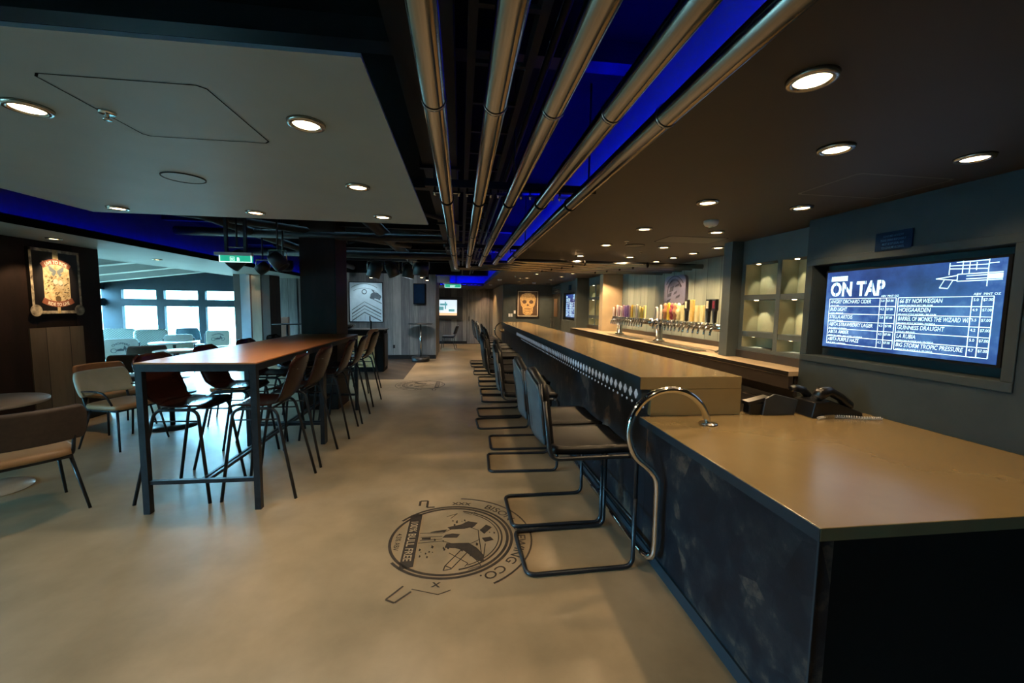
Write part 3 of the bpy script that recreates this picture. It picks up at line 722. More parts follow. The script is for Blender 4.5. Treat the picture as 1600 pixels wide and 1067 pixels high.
# menu screen in the recess
def screen(label, x, y0, y1, z0, z1, near=True):
    t = thing('menu_screen', label, 'screen', (x, (y0+y1)/2, z0))
    L(B(x, x+.05, y0-.015, y1+.015, z0-.015, z1+.015), 'housing', 'blackmatte', t)
    L(B(x-.004, x-.0005, y0, y1, z0, z1), 'display', 'screen', t)
    Wd, Hd = y1-y0, z1-z0
    F = lambda u, v, d=0: (x-.0052-d, y1-u*Wd, z0+v*Hd)      # u 0..1 left to right
    m = MB()
    def T(s, u, v, size, **k):
        k.setdefault('fat', .012)
        m.text(s, size, lambda a, b: F(u+a/Wd, v+b/Hd), **k)
    def line(u0, v0, u1, v1, w=.0022):
        if abs(u1-u0) > abs(v1-v0): m.prism([(u0, v0-w/Hd), (u1, v1-w/Hd), (u1, v1+w/Hd), (u0, v0+w/Hd)], F, 0, .0008)
        else: m.prism([(u0-w/Wd, v0), (u0+w/Wd, v0), (u1+w/Wd, v1), (u1-w/Wd, v1)], F, 0, .0008)
    T('ON TAP', .035, .685, .135, fat=.035, sx=.79)
    for k in range(26): line(.04+k*.0048, .875, .04+k*.0048, .94, .0012 if k % 3 else .002)
    Ls = [('ANGRY ORCHARD CIDER', 'APPLE / USA', '5.0'), ('BUD LIGHT', 'LAGER / MISSOURI', '4.2'), ('STELLA ARTOIS', 'PILSNER / BELGIUM', '5.0'), ('ABITA STRAWBERRY LAGER', 'FRUIT BEER / LOUISIANA', '4.2'), ('ABITA AMBER', 'AMERICAN AMBER / RED LAGER / LOUISIANA', '4.5'), ('ABITA PURPLE HAZE', 'FRUIT BEER / LOUISIANA', '4.2')]
    Rs = [('66 BY NORWEGIAN', 'AMERICAN PALE ALE / BELGIUM', '5.0'), ('HOEGAARDEN', 'BELGIAN STYLE WITBIER / BELGIUM', '4.9'), ('BARREL OF MONKS THE WIZARD WIT', 'BELGIAN STYLE WITBIER / FLORIDA', '5.5'), ('GUINNESS DRAUGHT', 'STOUT / IRELAND', '4.2'), ('LA RUBIA', 'AMERICAN BLONDE ALE / FLORIDA', '5.0'), ('BIG STORM TROPIC PRESSURE', 'AMERICAN BLONDE ALE / FLORIDA', '4.7')]
    for (rows, u0, u1, ua, ub) in ((Ls, .035, .495, .397, .436), (Rs, .507, .965, .875, .917)):
        vt, vb = .645, .05; h = (vt-vb)/6
        for k in range(7): line(u0, vt-k*h, u1, vt-k*h)
        for uu in (u0, u1, ua, ub): line(uu, vb, uu, vt)
        T('ABV', ua+.004, vt+.012, .018); T('PINT OZ', ub+.004, vt+.012, .018)
        for k, (a, b, c) in enumerate(rows):
            if near or k % 1 == 0:
                T(a, u0+.008, vt-k*h-.06, .036, sx=.6 if len(a) > 26 else .72, shear=.15, fat=.006); T(b, u0+.008, vt-k*h-.095, .013, fat=.006)
                T(c, ua+.006, vt-k*h-.045, .021, sx=.9); T('$7.00', ub+.005, vt-k*h-.045, .021, sx=.85)
    # line drawing of a machine
    for (a, b, c, d) in ((.80, .80, .99, .80), (.80, .87, .99, .87), (.80, .80, .80, .87), (.70, .835, .80, .86), (.70, .835, .80, .81), (.74, .82, .72, .74), (.78, .81, .76, .73), (.72, .74, .76, .73), (.76, .87, .76, .99), (.82, .87, .82, 1), (.93, .74, .93, 1), (.76, .93, .93, .91), (.76, .96, .93, .95), (.79, .99, .93, .99), (.85, .87, .85, .99), (.88, .90, .88, .98), (.93, .96, .97, .96), (.84, .82, .93, .82), (.84, .85, .93, .85)):
        if abs(c-a)*Wd > abs(d-b)*Hd: line(a, b, c, d, .0026)
        else: m.prism([(a-.002, b), (a+.002, b), (c+.002, d), (c-.002, d)], F, 0, .0008)
    m.prism([(.93, .81), (.99, .81), (.99, .86), (.93, .86)], F, 0, .0006)
    L(m, 'menu_lettering', 'screentext', t)
    for uc in (.0785, .158, .29, .338, .397):
        c_ = MB(); c_.prism([(uc-.003, .68), (uc+.003, .68), (uc+.003, .86), (uc-.003, .86)], F, .001, .0014); L(c_, 'stencil_cut', 'screencut', t)
    return t
screen('wide blue beer menu screen headed ON TAP set in the near plaster wall', XW+.045, 1.755, 2.775, 1.335, 1.885)
screen('small far blue menu screen past the niche shelving', 2.99, 10.4, 11.4, 1.32, 1.95)
def blue_sign(label, x, y0, y1, z0, z1):
    t = thing('notice_sign', label, 'sign', (x, (y0+y1)/2, z0))
    L(B(x-.012, x-.001, y0, y1, z0, z1), 'board', 'signblue', t)
    m = MB(); Hh = z1-z0
    for k, s in enumerate(('CONSUMER ADVISORY', 'PLEASE DRINK RESPONSIBLY', 'MUST BE OF LEGAL AGE', 'TO CONSUME ALCOHOL')):
        m.text(s, Hh*.16, lambda a, b: (x-.0128, (y0+y1)/2-a, z1-Hh*(.28+.2*k)+b), align='CENTER', sx=.62, fat=.004)
    L(m, 'lettering', 'signtext', t)
blue_sign('small navy notice sign on the plaster wall above the menu screen', XW, 2.17, 2.39, 1.985, 2.105)
blue_sign('tiny navy notice sign above the far menu screen', 2.94, 10.7, 10.95, 2.06, 2.2)
# cooler door on the right wall far down
cd = thing('cooler_door', 'steel cooler door with round-topped window past the far menu screen', 'door', (2.93, 12.3, 0))
L(B(2.90, 2.938, 11.75, 12.85, 0, 2.0), 'door_panel', 'steel', cd); L(B(2.885, 2.8995, 12.05, 12.5, 1.3, 1.85), 'window', 'bonedark', cd)
L(MB().tube([(2.86, 12.75, .95), (2.86, 12.75, 1.25)], .012, 8), 'handle', 'steel', cd)
vent = thing('wall_vent', 'steel louvre vent above the cooler door', 'vent', (2.93, 12.3, 2.05))
g = MB()
for k in range(5): g.box(2.90, 2.938, 11.8, 12.8, 2.03+k*.045, 2.055+k*.045)
L(g, 'louvre', 'steel', vent)
# skull picture
def picture(name, label, cx, cz, w, h, y, border, face, margin=.03):
    t = thing(name, label, 'picture', (cx, y, cz-h/2))
    f = MB(); b = margin
    for a in ((cx-w/2, cx+w/2, cz+h/2-b, cz+h/2), (cx-w/2, cx+w/2, cz-h/2, cz-h/2+b), (cx-w/2, cx-w/2+b, cz-h/2, cz+h/2), (cx+w/2-b, cx+w/2, cz-h/2, cz+h/2)): f.box(a[0], a[1], y-.035, y-.001, a[2], a[3])
    L(f, 'frame', border, t); L(B(cx-w/2+b, cx+w/2-b, y-.02, y-.002, cz-h/2+b, cz+h/2-b), 'print', face, t); return t
sk = picture('framed_picture', 'framed sepia skull picture on the far plaster wall', 2.14, 1.69, .74, .88, 13.0, 'picframe', 'bonedark', .025)
def ell(cx, cy, rx, ry, n=20, a0=0, a1=360): return [(cx+rx*math.cos(math.radians(a0+(a1-a0)*k/n)), cy+ry*math.sin(math.radians(a0+(a1-a0)*k/n))) for k in range(n)]
Fs = lambda u, v, d: (2.14+u, 12.9795-d, 1.69+v)
g = MB(); g.prism([(-.24, .05), (-.26, .18), (-.2, .29), (-.08, .34), (.08, .34), (.2, .29), (.26, .18), (.24, .05), (.22, -.05), (.17, -.12), (.16, -.3), (.08, -.36), (-.08, -.36), (-.16, -.3), (-.17, -.12), (-.22, -.05)], Fs, 0, .001); L(g, 'skull_print', 'bone', sk)
g = MB()
for e in (ell(-.11, .06, .07, .06), ell(.11, .06, .07, .06), [(0, .02), (.04, -.07), (-.04, -.07)], [(-.12, -.15), (.12, -.15), (.12, -.165), (-.12, -.165)], [(-.1, -.24), (.1, -.24), (.1, -.25), (-.1, -.25)]): g.prism(e, Fs, .001, .002)
L(g, 'skull_shadow_print', 'bonedark', sk)
g = MB(); w_, h_ = .325, .40
for a in ((-w_, w_, h_-.015, h_), (-w_, w_, -h_, -h_+.015), (-w_, -w_+.015, -h_, h_), (w_-.015, w_, -h_, h_)): g.prism([(a[0], a[2]), (a[1], a[2]), (a[1], a[3]), (a[0], a[3])], Fs, 0, .0015)
L(g, 'mat_border', 'whiteink', sk)
spot('picture_light', (2.14, 12.2, 2.25), (2.14, 13.0, 1.72), 14, size=.85)
for i, (x, z) in enumerate(((1.55, 1.32), (1.62, 1.32), (1.72, 1.42))):
    o = B(x-.03, x+.03, 12.985, 12.999, z-.05, z+.05).build('wall_switch', 'white'); tag(o, ['left white wall switch left of the skull picture', 'second white wall switch left of the skull picture', 'small thermostat box nearest the skull picture'][i], 'switch')
# sketch picture on the wood wall
sp = picture('framed_picture', 'large pale blue line-art picture on the grey wood wall', -2.72, 1.66, .95, 1.16, 12.3, 'winframe', 'sketch', .02)
Fp = lambda u, v, d: (-2.72+u, 12.2795-d, 1.66+v)
g = MB()
ring(g, Fp, -.05, .30, .05, .075, 0, 360, 16, 0, .001); ring(g, Fp, -.05, -.1, .62, .635, 55, 125, 16, 0, .001); ring(g, Fp, -.05, -.2, .60, .61, 55, 120, 16, 0, .001)
for s in (-1, 1):
    for k in range(4):
        w0 = .02 if k % 2 else .012; x1 = .42 if s > 0 else -.40
        g.prism([(-.05, .02-k*.1), (x1-(-.0), -.22-k*.1), (x1, -.22-k*.1-w0*2), (-.05, .02-k*.1-w0*1.2)], Fp, 0, .001)
for k, (cx, cy, rx, ry) in enumerate(((.25, .2, .13, .09), (.33, .16, .1, .07), (.18, .14, .08, .05))): g.prism(ell(cx, cy, rx, ry, 14), Fp, .001+k*.0004, .0014+k*.0004)
g.prism([(.15, .36), (.2, .36), (.4, .08), (.36, .06)], Fp, .0005, .002); g.prism([(.2, .1), (.44, -.02), (.44, -.045), (.18, .085)], Fp, .0005, .002)
for k in range(7): g.prism([(-.4+k*.12, -.52), (-.395+k*.12, -.52), (-.395+k*.12, -.36-.03*(k % 3)), (-.4+k*.12, -.36-.03*(k % 3))], Fp, 0, .001)
L(g, 'line_art', 'sketchink', sp)
spot('picture_light', (-2.7, 11.6, 2.5), (-2.7, 12.3, 1.6), 26, color=(.8, .92, 1), size=1.2)
# poster on the left wall
po = thing('framed_poster', 'framed black and cream LIVE TO RIDE poster on the dark left wall', 'poster', (-4.985, 5.74, 1.43))
PW_, PH_ = .63, .78
Fq = lambda u, v, d: (-4.962+d, 5.745+u, 1.82+v)
L(B(-4.998, -4.963, 5.745-PW_/2, 5.745+PW_/2, 1.82-PH_/2, 1.82+PH_/2), 'panel', 'poster_dark', po)
g = MB(); a, b = PW_/2, PH_/2
for q in ((-a, a, b-.035, b), (-a, a, -b, -b+.035), (-a, -a+.03, -b, b), (a-.03, a, -b, b)): g.prism([(q[0], q[2]), (q[1], q[2]), (q[1], q[3]), (q[0], q[3])], Fq, 0, .001)
g.prism(ell(-a+.04, -b+.04, .07, .07), Fq, .001, .0014); g.prism(ell(a-.04, -b+.04, .07, .07), Fq, .001, .0014)
L(g, 'border', 'bordermix', po)
g = MB(); g.prism([(-.165, -.25), (.165, -.25), (.165, .24), (-.165, .24)], Fq, 0, .001); g.prism([(-.035, .2), (.035, .2), (.035, b), (-.035, b)], Fq, .001, .0015); g.prism([(-.02, -b), (.02, -b), (.02, -.25), (-.02, -.25)], Fq, .001, .0015)
L(g, 'central_print', 'parchment', po)
g = MB()
def arcband(m, F, cy, R0, R1, a, up, d0, d1):
    ring(m, F, 0, cy, R0, R1, (90-a) if up else (270-a), (90+a) if up else (270+a), 10, d0, d1)
arcband(g, Fq, -.06, .27, .335, 36, True, .002, .003); L(g, 'ribbon', 'poster_red', po); g = MB(); arcband(g, Fq, .12, .36, .43, 29, False, .002, .003)
L(g, 'ribbon', 'poster_red', po)
g = MB(); g.text('LIVE TO RIDE', .056, lambda u, v: Fq(u, -.06+v, .0035), align='CENTER', fat=.03, sx=.82, arc=(.278, PI/2)); L(g, 'lettering', 'whiteink', po); g = MB()
g.text('RIDE TO LIVE', .056, lambda u, v: Fq(u, .12+v, .0035), align='CENTER', fat=.03, sx=.86, arc=(-.418, -PI/2)); 
L(g, 'lettering', 'whiteink', po)
g = MB()
for s in (-1, 1):
    g.prism([(0, .13), (s*.1, .2), (s*.085, .13), (s*.03, .1)], Fq, .002, .0026); g.prism([(0, .12), (s*.07, .1), (s*.04, .06)], Fq, .0026, .003)
L(g, 'butterfly', 'poster_grey', po)
g = MB(); random.seed(5)
for k in range(90):
    u, v = random.uniform(-.15, .15), random.uniform(-.23, .06); s = random.uniform(.006, .016)
    g.prism([(u-s, v-s*.5), (u+s*.8, v-s*.2), (u+s, v+s*.7), (u-s*.3, v+s*.4)], Fq, .001, .0016)
g.prism(ell(0, -.21, .035, .04), Fq, .0016, .002)
L(g, 'scroll_print', 'scrollink', po)
g = MB(); g.prism(ell(-.02, 0, .03, .033), Fq, .0018, .0026); g.prism(ell(.04, -.01, .028, .03), Fq, .0018, .0026); L(g, 'highlight_print', 'whiteink', po)
spot('poster_light', (-4.45, 5.7, 2.27), (-4.98, 5.745, 1.85), 38, size=.8, blend=.5)

# =================================================================== CEILING PIPES
PXs = [-.08, .10, .275, .46, .635]; PE = [6.6, 6.3, 6.0, 5.72, 5.44]
nm = ['leftmost', 'second from left', 'middle', 'second from right', 'rightmost']
for i, (x, ye) in enumerate(zip(PXs, PE)):
    t = thing('ceiling_pipe', f'{nm[i]} of the five polished steel ceiling pipes above the bar', 'pipe', (x, ye, 2.2), group='polished pipes under the ceiling')
    L(MB().tube(fillet([(x, -3, 2.2), (x, ye, 2.2), (3.385, ye, 2.2)], .07, 8), .034, 20), 'tube', 'bronzepipe', t)
    for yy in (1.25, 3.5, -.9):
        L(MB().tube([(x, yy, 2.2), (x, yy+.012, 2.2)], .038, 20), 'joint_ring', 'steel', t)
    for xx in (1.3, 2.2):
        L(MB().tube([(xx+.09*i, ye, 2.2), (xx+.09*i+.015, ye, 2.2)], .037, 14), 'joint_ring', 'blackmatte', t)
    for yy in (.1, 2.37, 4.75):
        h = L(MB().tube([(x, yy, 2.2), (x, yy+.02, 2.2)], .0395, 20), 'clamp', 'blackmatte', t)
        L(MB().box(x-.075, x+.075, yy, yy+.015, 2.228, 2.24).cyl((x-.066, yy+.008, 2.215), (x-.066, yy+.008, 2.26), .006, 8).cyl((x+.066, yy+.008, 2.215), (x+.066, yy+.008, 2.26), .006, 8), 'clamp_bolt', 'steel', h)
for i, yy in enumerate((.1, 2.37, 4.75)):
    o = thing('hanger_bar', ['black hanger bar over the pipes nearest the camera', 'second black hanger bar over the ceiling pipes', 'far black hanger bar near the pipe bends'][i], 'bracket', (.28, yy, 2.25), group='hanger bars over the pipes')
    L(B(-.2, .78, yy-.01, yy+.03, 2.26, 2.30), 'bar', 'deckduct', o)
    for x in (-.15, .3, .74): L(MB().cyl((x, yy+.01, 2.3), (x, yy+.01, 2.879 if x > 0 else 2.559), .006, 8), 'drop_rod', 'deckduct', o)
# ducts and trays in the trough
def duct(name, label, cat, mb, mat='deckduct'): return tag(mb.build(name, mat), label, cat)
g = MB(); g.box(.02, .05, -2, 12, 2.5, 2.56); g.box(.24, .27, -2, 12, 2.5, 2.56)
y = -2
while y < 12: g.box(.05, .24, y, y+.02, 2.5, 2.515); y += .3
duct('cable_tray', 'black ladder cable tray above the steel pipes', 'cable tray', g)
duct('air_duct', 'black square air duct running up the ceiling trough', 'duct', B(-.27, -.03, -2, 12, 2.58, 2.86).box(-.29, -.01, 1.0, 1.04, 2.56, 2.87).box(-.29, -.01, 3.0, 3.04, 2.56, 2.87).box(-.29, -.01, 5.0, 5.04, 2.56, 2.87))
duct('conduit', 'thin black conduit beside the cable tray', 'conduit', MB().cyl((.33, -2, 2.55), (.33, 12, 2.55), .015, 10))
for i, (yy, w) in enumerate(((2.0, .16), (4.3, .2), (6.6, .2), (9.0, .2), (11.5, .2))):
    duct('ceiling_beam', f'black steel beam across the ceiling trough, {ordw(i)} from the camera', 'beam', B(-4.3, .98, yy, yy+.1, 2.78, 2.879), 'deckduct')
# things in the open black ceiling behind the hanging panel
for i, (a, b, r, s) in enumerate([((-4.2, 4.6, 2.66), (-.9, 7.6, 2.66), .05, 'slanting grey ceiling pipe nearest the hanging panel'), ((-4.0, 6.4, 2.6), (.5, 6.4, 2.6), .06, 'grey duct pipe crossing the black ceiling before the pillar'), ((-3.9, 8.2, 2.55), (.6, 8.2, 2.55), .07, 'grey duct pipe crossing the black ceiling behind the pillar'), ((-3.0, 4.0, 2.62), (-3.0, 12, 2.62), .06, 'black duct pipe running up the left of the black ceiling'), ((-1.2, 4.0, 2.7), (-1.2, 12, 2.7), .09, 'fat black duct pipe above the stage lights'), ((-.55, 4.2, 2.55), (.0, 4.9, 2.55), .025, 'short grey brace pipe beside the steel pipes')]):
    duct('ceiling_pipe', s, 'pipe', MB().cyl(a, b, r, 14), 'ductgrey')
for i, (x, y) in enumerate(((-2.5, 4.35), (-2.05, 7.4), (-1.0, 5.3), (-.4, 7.6), (-3.3, 9.0), (-3.6, 5.4))):
    duct('cable_bundle', ['tangle of black cables over the near exit sign', 'tangle of cables behind the pillar top', 'tangle of cables left of the pipes', 'tangle of cables above the far stage lights', 'tangle of cables over the far left ceiling', 'tangle of cables beside the left cove'][i], 'cables',
         (lambda m: [m.tube(fillet([(x+random.uniform(-.4, .4), y+random.uniform(-.6, .6), (2.85 if i in (2, 3, 5) else 2.74)+random.uniform(-.015, .012)*(1 if i in (2, 3, 5) else 4)) for _ in range(5)], .1), .012, 6) for _ in range(7)] and m)(MB()), 'deckduct')
# =================================================================== FURNITURE
def extras(name, label, cat, parts, loc=(0, 0, 0)): pass
# ---- high tables
def high_table(x0, x1, y0, y1, label, front_rail=True):
    t = thing('high_table', label, 'table', ((x0+x1)/2, (y0+y1)/2, 0), group='long high tables')
    L(B(x0, x1, y0+.001, y1-.001, 1.139, 1.15), 'table_top', 'tabletop', t, bevel=.002)
    g = MB()
    for a in ((x0+.002, x1-.002, y0+.002, y0+.04), (x0+.002, x1-.002, y1-.04, y1-.002), (x0+.002, x0+.04, y0+.04, y1-.04), (x1-.04, x1-.002, y0+.04, y1-.04)): g.box(*a, 1.085, 1.138)
    L(g, 'apron', 'frame', t)
    for a in (x0+.002, x1-.047):
        for b in (y0+.002, y1-.047):
            L(B(a, a+.045, b, b+.045, 0, 1.085), 'leg', 'frame', t)
    for b in (y0+.009, y1-.04):
        L(B(x0+.05, x1-.05, b, b+.03, .225, .255), 'cross_rail', 'frame', t)
    xm = (x0+x1)/2
    for a in (-.03, .01): L(B(xm+a, xm+a+.02, y0+.04, y1-.045, .225, .25), 'long_rail', 'frame', t)
    return t
high_table(-2.36, -1.53, 3.25, 4.80, 'orange-brown high table with black steel frame, nearest the camera')
high_table(-2.36, -1.53, 4.803, 6.33, 'orange-brown high table standing end-on against the dark pillar')
# ---- brown leather shell bar chairs (front = +x)
def shell_chair(mat, zs, zb, label, name='bar_chair', s=1.0):
    t = thing(name, label, 'chair')
    for sy in (-1, 1):
        pts = fillet([(.28, sy*.25, 0), (.19, sy*.20, zs-.02), (-.13, sy*.20, zs-.02), (-.28, sy*.255, 0)], .07, 6)
        # front leg, top bar and rear leg are one bent tube per side; split at the corners
        n = len(pts); L(MB().tube(pts[:9], .0125, 10), 'leg', 'frame', t); L(MB().tube(pts[7:], .0125, 10), 'leg', 'frame', t)
        k = .88; L(MB().tube([(.19+.09*(1-k), sy*(.20+.05*(1-k)), (zs-.02)*k), (-.13-.15*(1-k), sy*(.20+.055*(1-k)), (zs-.02)*k)], .006, 8), 'stretcher', 'frame', t)
    L(MB().tube([(.15, -.20, zs-.02), (.15, .20, zs-.02)], .01, 8), 'seat_bar', 'frame', t); L(MB().tube([(-.1, -.20, zs-.02), (-.1, .20, zs-.02)], .01, 8), 'seat_bar', 'frame', t)
    prof = fillet([(.235, 0, zs-.025), (.20, 0, zs+.005), (.0, 0, zs-.008), (-.17, 0, zs+.01), (-.235, 0, zs+.16), (-.31, 0, zb)], .09, 5)
    d = [0]
    for a, b in zip(prof, prof[1:]): d.append(d[-1]+(b-a).length)
    tot = d[-1]
    def at(u):
        s_ = u*tot
        for i in range(len(d)-1):
            if d[i+1] >= s_: k = (s_-d[i])/max(d[i+1]-d[i], 1e-9); return prof[i].lerp(prof[i+1], k)
        return prof[-1]
    def shell(u0, u1):
        def fn(a, b):
            u = u0+(u1-u0)*a; p = at(u); v = b*2-1
            w = .215 if u < .38 else .215-.035*math.sin(min(1, (u-.38)/.2)*PI)
            if u > .62: w = .215+.01*(u-.62)
            if u > .9: w *= math.sqrt(max(.02, 1-((u-.9)/.105)**2))*.55+.45
            if u < .06: w *= .85+.15*u/.06
            c = abs(v)**2.2
            return (p.x+(.035*c if u > .45 else 0), v*w, p.z+(.012*c if u < .45 else 0))
        return fn
    L(MB().sheet(shell(0, .46), 12, 12, .012), 'seat', mat, t)
    L(MB().sheet(shell(.462, 1), 18, 12, .012), 'backrest', mat, t)
    g = None
    for sy in (-1, 1):
        L(MB().lathe([(0, 0), (.011, 0), (.008, .004), (0, .005)], (-.29, sy*.16, zb-.11), 10), 'rivet', 'steel', t)
    return t
BC = shell_chair('leather', .765, 1.17, 'glossy brown leather bar chair at the near high table, aisle side, nearest the camera')
BC.location = (-1.63, 3.67, 0); BC.rotation_euler = (0, 0, PI+.03); gb = 'brown leather bar chairs at the high tables'; BC['group'] = gb
for x, y, r, s in [(-1.63, 4.33, PI-.02, 'glossy brown leather bar chair, aisle side, second from the camera'), (-1.60, 5.17, PI+.04, 'glossy brown leather bar chair, aisle side, third from the camera'), (-1.59, 5.80, PI+.02, 'glossy brown leather bar chair, aisle side, fourth from the camera'), (-1.62, 6.75, PI-.05, 'brown leather bar chair beside the pillar, past the high tables'),
                   (-2.25, 3.66, -.04, 'glossy brown leather bar chair, window side, nearest the camera'), (-2.25, 4.38, .03, 'glossy brown leather bar chair, window side, second from the camera'), (-2.26, 5.15, -.03, 'glossy brown leather bar chair, window side, third from the camera'), (-2.25, 5.85, .02, 'glossy brown leather bar chair, window side, fourth from the camera')]:
    dup(BC, (x, y, 0), r, s, gb)
lc = shell_chair('tanleather', .765, 1.15, 'tan leather bar chair farthest away, in front of the lit cabinet panel'); lc.location = (-1.85, 7.80, 0); lc.rotation_euler = (0, 0, PI-.25); lc['group'] = gb
# ---- cantilever bar stools (front = +x)
def stool():
    t = thing('bar_stool', 'x', 'bar stool')
    w = .24; r = .0135
    base = fillet([(.335, -w, .45), (.335, -w, r), (-.325, -w, r), (-.325, w, r), (.335, w, r), (.335, w, .45)], .06, 6)
    L(MB().tube(base, r, 10), 'base_frame', 'frame', t)
    for sy in (-1, 1):
        pts = fillet([(.335, sy*w, .45), (.335, sy*w, .715), (-.20, sy*w, .715), (-.245, sy*w, 1.06)], .06, 6)
        L(MB().tube(pts[:7], r, 10), 'leg', 'frame', t); L(MB().tube(pts[6:], r, 10), 'side_frame', 'frame', t)
    L(MB().tube([(.335, -w, .30), (.335, w, .30)], .009, 8), 'foot_bar', 'frame', t)
    def seat(a, b):
        v = b*2-1; u = a; x = .33-.51*u
        return (x, v*.222*(1 if .04 < u < .96 else .96), .748+.012*abs(v)**2-.02*math.exp(-u*18)-.008*math.sin(u*PI))
    L(MB().sheet(seat, 16, 12, .045), 'seat', 'blueleather', t)
    def back(a, b, off=0, lo=.80, hi=1.215, wd=.222):
        v = b*2-1; dip = .022*math.cos(v*PI*1.1)-.02*abs(v)**4
        z = lo+(hi-lo-.015+dip*a)*a; lean = (z-.78)*.12
        return (-.215-lean+.02*v*v+off-.03*max(0, a-.85), v*wd*(1-.13*a**9), z)
    L(MB().sheet(lambda a, b: back(a, b), 18, 16, .042), 'backrest', 'blueleather', t)
    L(MB().sheet(lambda a, b: back(a, b, -.029, .79, 1.195, .205), 12, 12, .008), 'back_panel', 'stoolback', t)
    for yy in (-.235, .235):
        L(MB().tube([(-.235, yy*.985, .86), (-.27, yy*.985, 1.16)], .011, 8), 'back_upright', 'frame', t)
    L(MB().tube([(-.251, .03, .84), (-.277, .03, 1.06)], .006, 6), 'back_rib', 'frame', t)
    return t
ST = stool()
sx = [.39, .375, .285, .345, .225, .26, .365, .37, .37, .39, .31, .34, .28, .27]
sy = [2.50, 3.035, 4.02, 4.63, 5.42, 6.00, 6.88, 7.47, 8.22, 8.80, 9.60, 10.2, 10.85, 11.5]
for i, (a, b) in enumerate(zip(sx, sy)):
    s = f'black cantilever bar stool with slate back, {ordw(i)} along the bar from the camera'
    if i == 0: ST.location = (a+.325, b, 0); ST['label'] = s; ST['group'] = 'cantilever stools along the bar'; ST.rotation_euler = (0, 0, .03)
    else: dup(ST, (a+.325, b, 0), random.uniform(-.05, .05), s, 'cantilever stools along the bar')
# ---- upholstered low chairs (front = +x)
def lounge_chair(seatm, backm, label, bw=.27, bh=.27, arm=False, group=None):
    t = thing('low_chair', label, 'chair', group=group)
    for sy in (-1, 1):
        L(MB().tube([(.20, sy*.21, .42), (.27, sy*.26, 0)], [.013, .010], 10), 'leg', 'frame', t)
        L(MB().tube([(-.14, sy*.21, .42), (-.25, sy*.27, 0)], [.013, .010], 10), 'leg', 'frame', t)
        L(MB().tube(fillet([(.1, sy*.215, .43), (-.19, sy*.215, .43), (-.27, sy*.22, .74)], .06), .012, 8), 'back_support', 'frame', t)
        if arm: L(MB().tube(fillet([(-.25, sy*.24, .62), (.0, sy*.27, .64), (.12, sy*.26, .62), (.18, sy*.22, .44)], .05), .010, 8), 'arm', 'frame', t)
    L(MB().box(-.19, .21, -.215, .215, .41, .43), 'seat_frame', 'frame', t)
    L(MB().pad((.02, 0, .46), (.48, .50, .07), pw=5), 'seat', seatm, t)
    def back(a, b):
        v = b*2-1; z = .56+bh*a; k = 1-.10*(abs(a-.45)*2)**3
        return (-.25-.09*(z-.56)/.27+.07*v*v, v*bw*k, z)
    g = MB().sheet(back, 12, 18, .045); o = L(g, 'backrest', backm, t)
    sd = o.modifiers.new('soft', 'BEVEL'); sd.width = .02; sd.segments = 3; sd.limit_method = 'ANGLE'; sd.angle_limit = .9
    return t
def put(o, x, y, f): o.location = (x, y, 0); o.rotation_euler = (0, 0, math.atan2(f[1], f[0])); return o
put(lounge_chair('tanleather', 'brownfabric', 'low chair with dark brown back and tan seat at the near left table', bh=.27, bw=.29), -3.20, 3.34, (-.8, .6))
put(lounge_chair('tanleather', 'cream', 'low chair with pale mint back and tan seat beside the high table', arm=True), -3.76, 5.0, (.96, -.28))
put(lounge_chair('tanleather', 'ochre', 'low chair with ochre brown back behind the mint-backed chair', bh=.25), -4.30, 5.62, (.93, -.36))
put(lounge_chair('brownfabric', 'brownfabric', 'dark brown low chair behind the small white round table'), -4.88, 6.72, (-.55, .83))
put(lounge_chair('brownfabric', 'brownfabric', 'rounded dark brown low chair at the far white table'), -5.58, 8.02, (-.57, .82))
put(lounge_chair('tanleather', 'brownfabric', 'low brown chair hidden behind the near high table legs'), -3.05, 5.9, (-.9, -.3))
# ---- round pedestal tables
def round_table(x, y, r, top, label, z=.75, base=.24, pole='frame', basem='frame', group=None):
    t = thing('round_table', label, 'table', (x, y, 0), group=group)
    L(MB().lathe([(0, 0), (r-.004, 0), (r, .005), (r, .02), (r-.003, .024), (0, .024)], (x, y, z-.024), 40), 'table_top', top, t)
    L(MB().lathe([(.028, .02), (.028, z-.03), (.09, z-.026)], (x, y, 0), 20), 'pole', pole, t)
    L(MB().lathe([(0, 0), (base, 0), (base, .008), (.05, .02), (0, .02)], (x, y, 0), 36), 'base', basem, t)
    return t
round_table(-3.93, 3.80, .40, 'taupetop', 'round taupe table at the left edge, beside the brown-backed chair', base=.27, basem='whitetop')
round_table(-3.68, 5.64, .33, 'whitetop', 'small white round table between the mint chair and the high table', base=.27)
round_table(-4.92, 7.75, .33, 'whitetop', 'white round table in front of the chopper-print chairs')
round_table(-5.95, 9.30, .42, 'whitetop', 'large white round table in front of the quilted armchairs')
# poseur tables
def poseur(x, y, label, drum=True):
    t = thing('poseur_table', label, 'table', (x, y, 0))
    L(MB().lathe([(0, 0), (.34, 0), (.34, .02), (0, .02)], (x, y, 1.06), 36), 'table_top', 'frame', t)
    L(MB().lathe([(.025, .1), (.025, 1.06)], (x, y, 0), 16), 'pole', 'steel' if drum else 'frame', t)
    L(MB().lathe([(.0, 0), (.24, 0), (.25, .02), (.25, .14), (.0, .14)], (x, y, 0), 32), 'base', 'frame', t)
poseur(-1.13, 11.75, 'tall round pedestal table with drum base against the grey wood wall')
poseur(-4.35, 10.9, 'tall round pedestal table left of the dark pillar, near the door line', False)
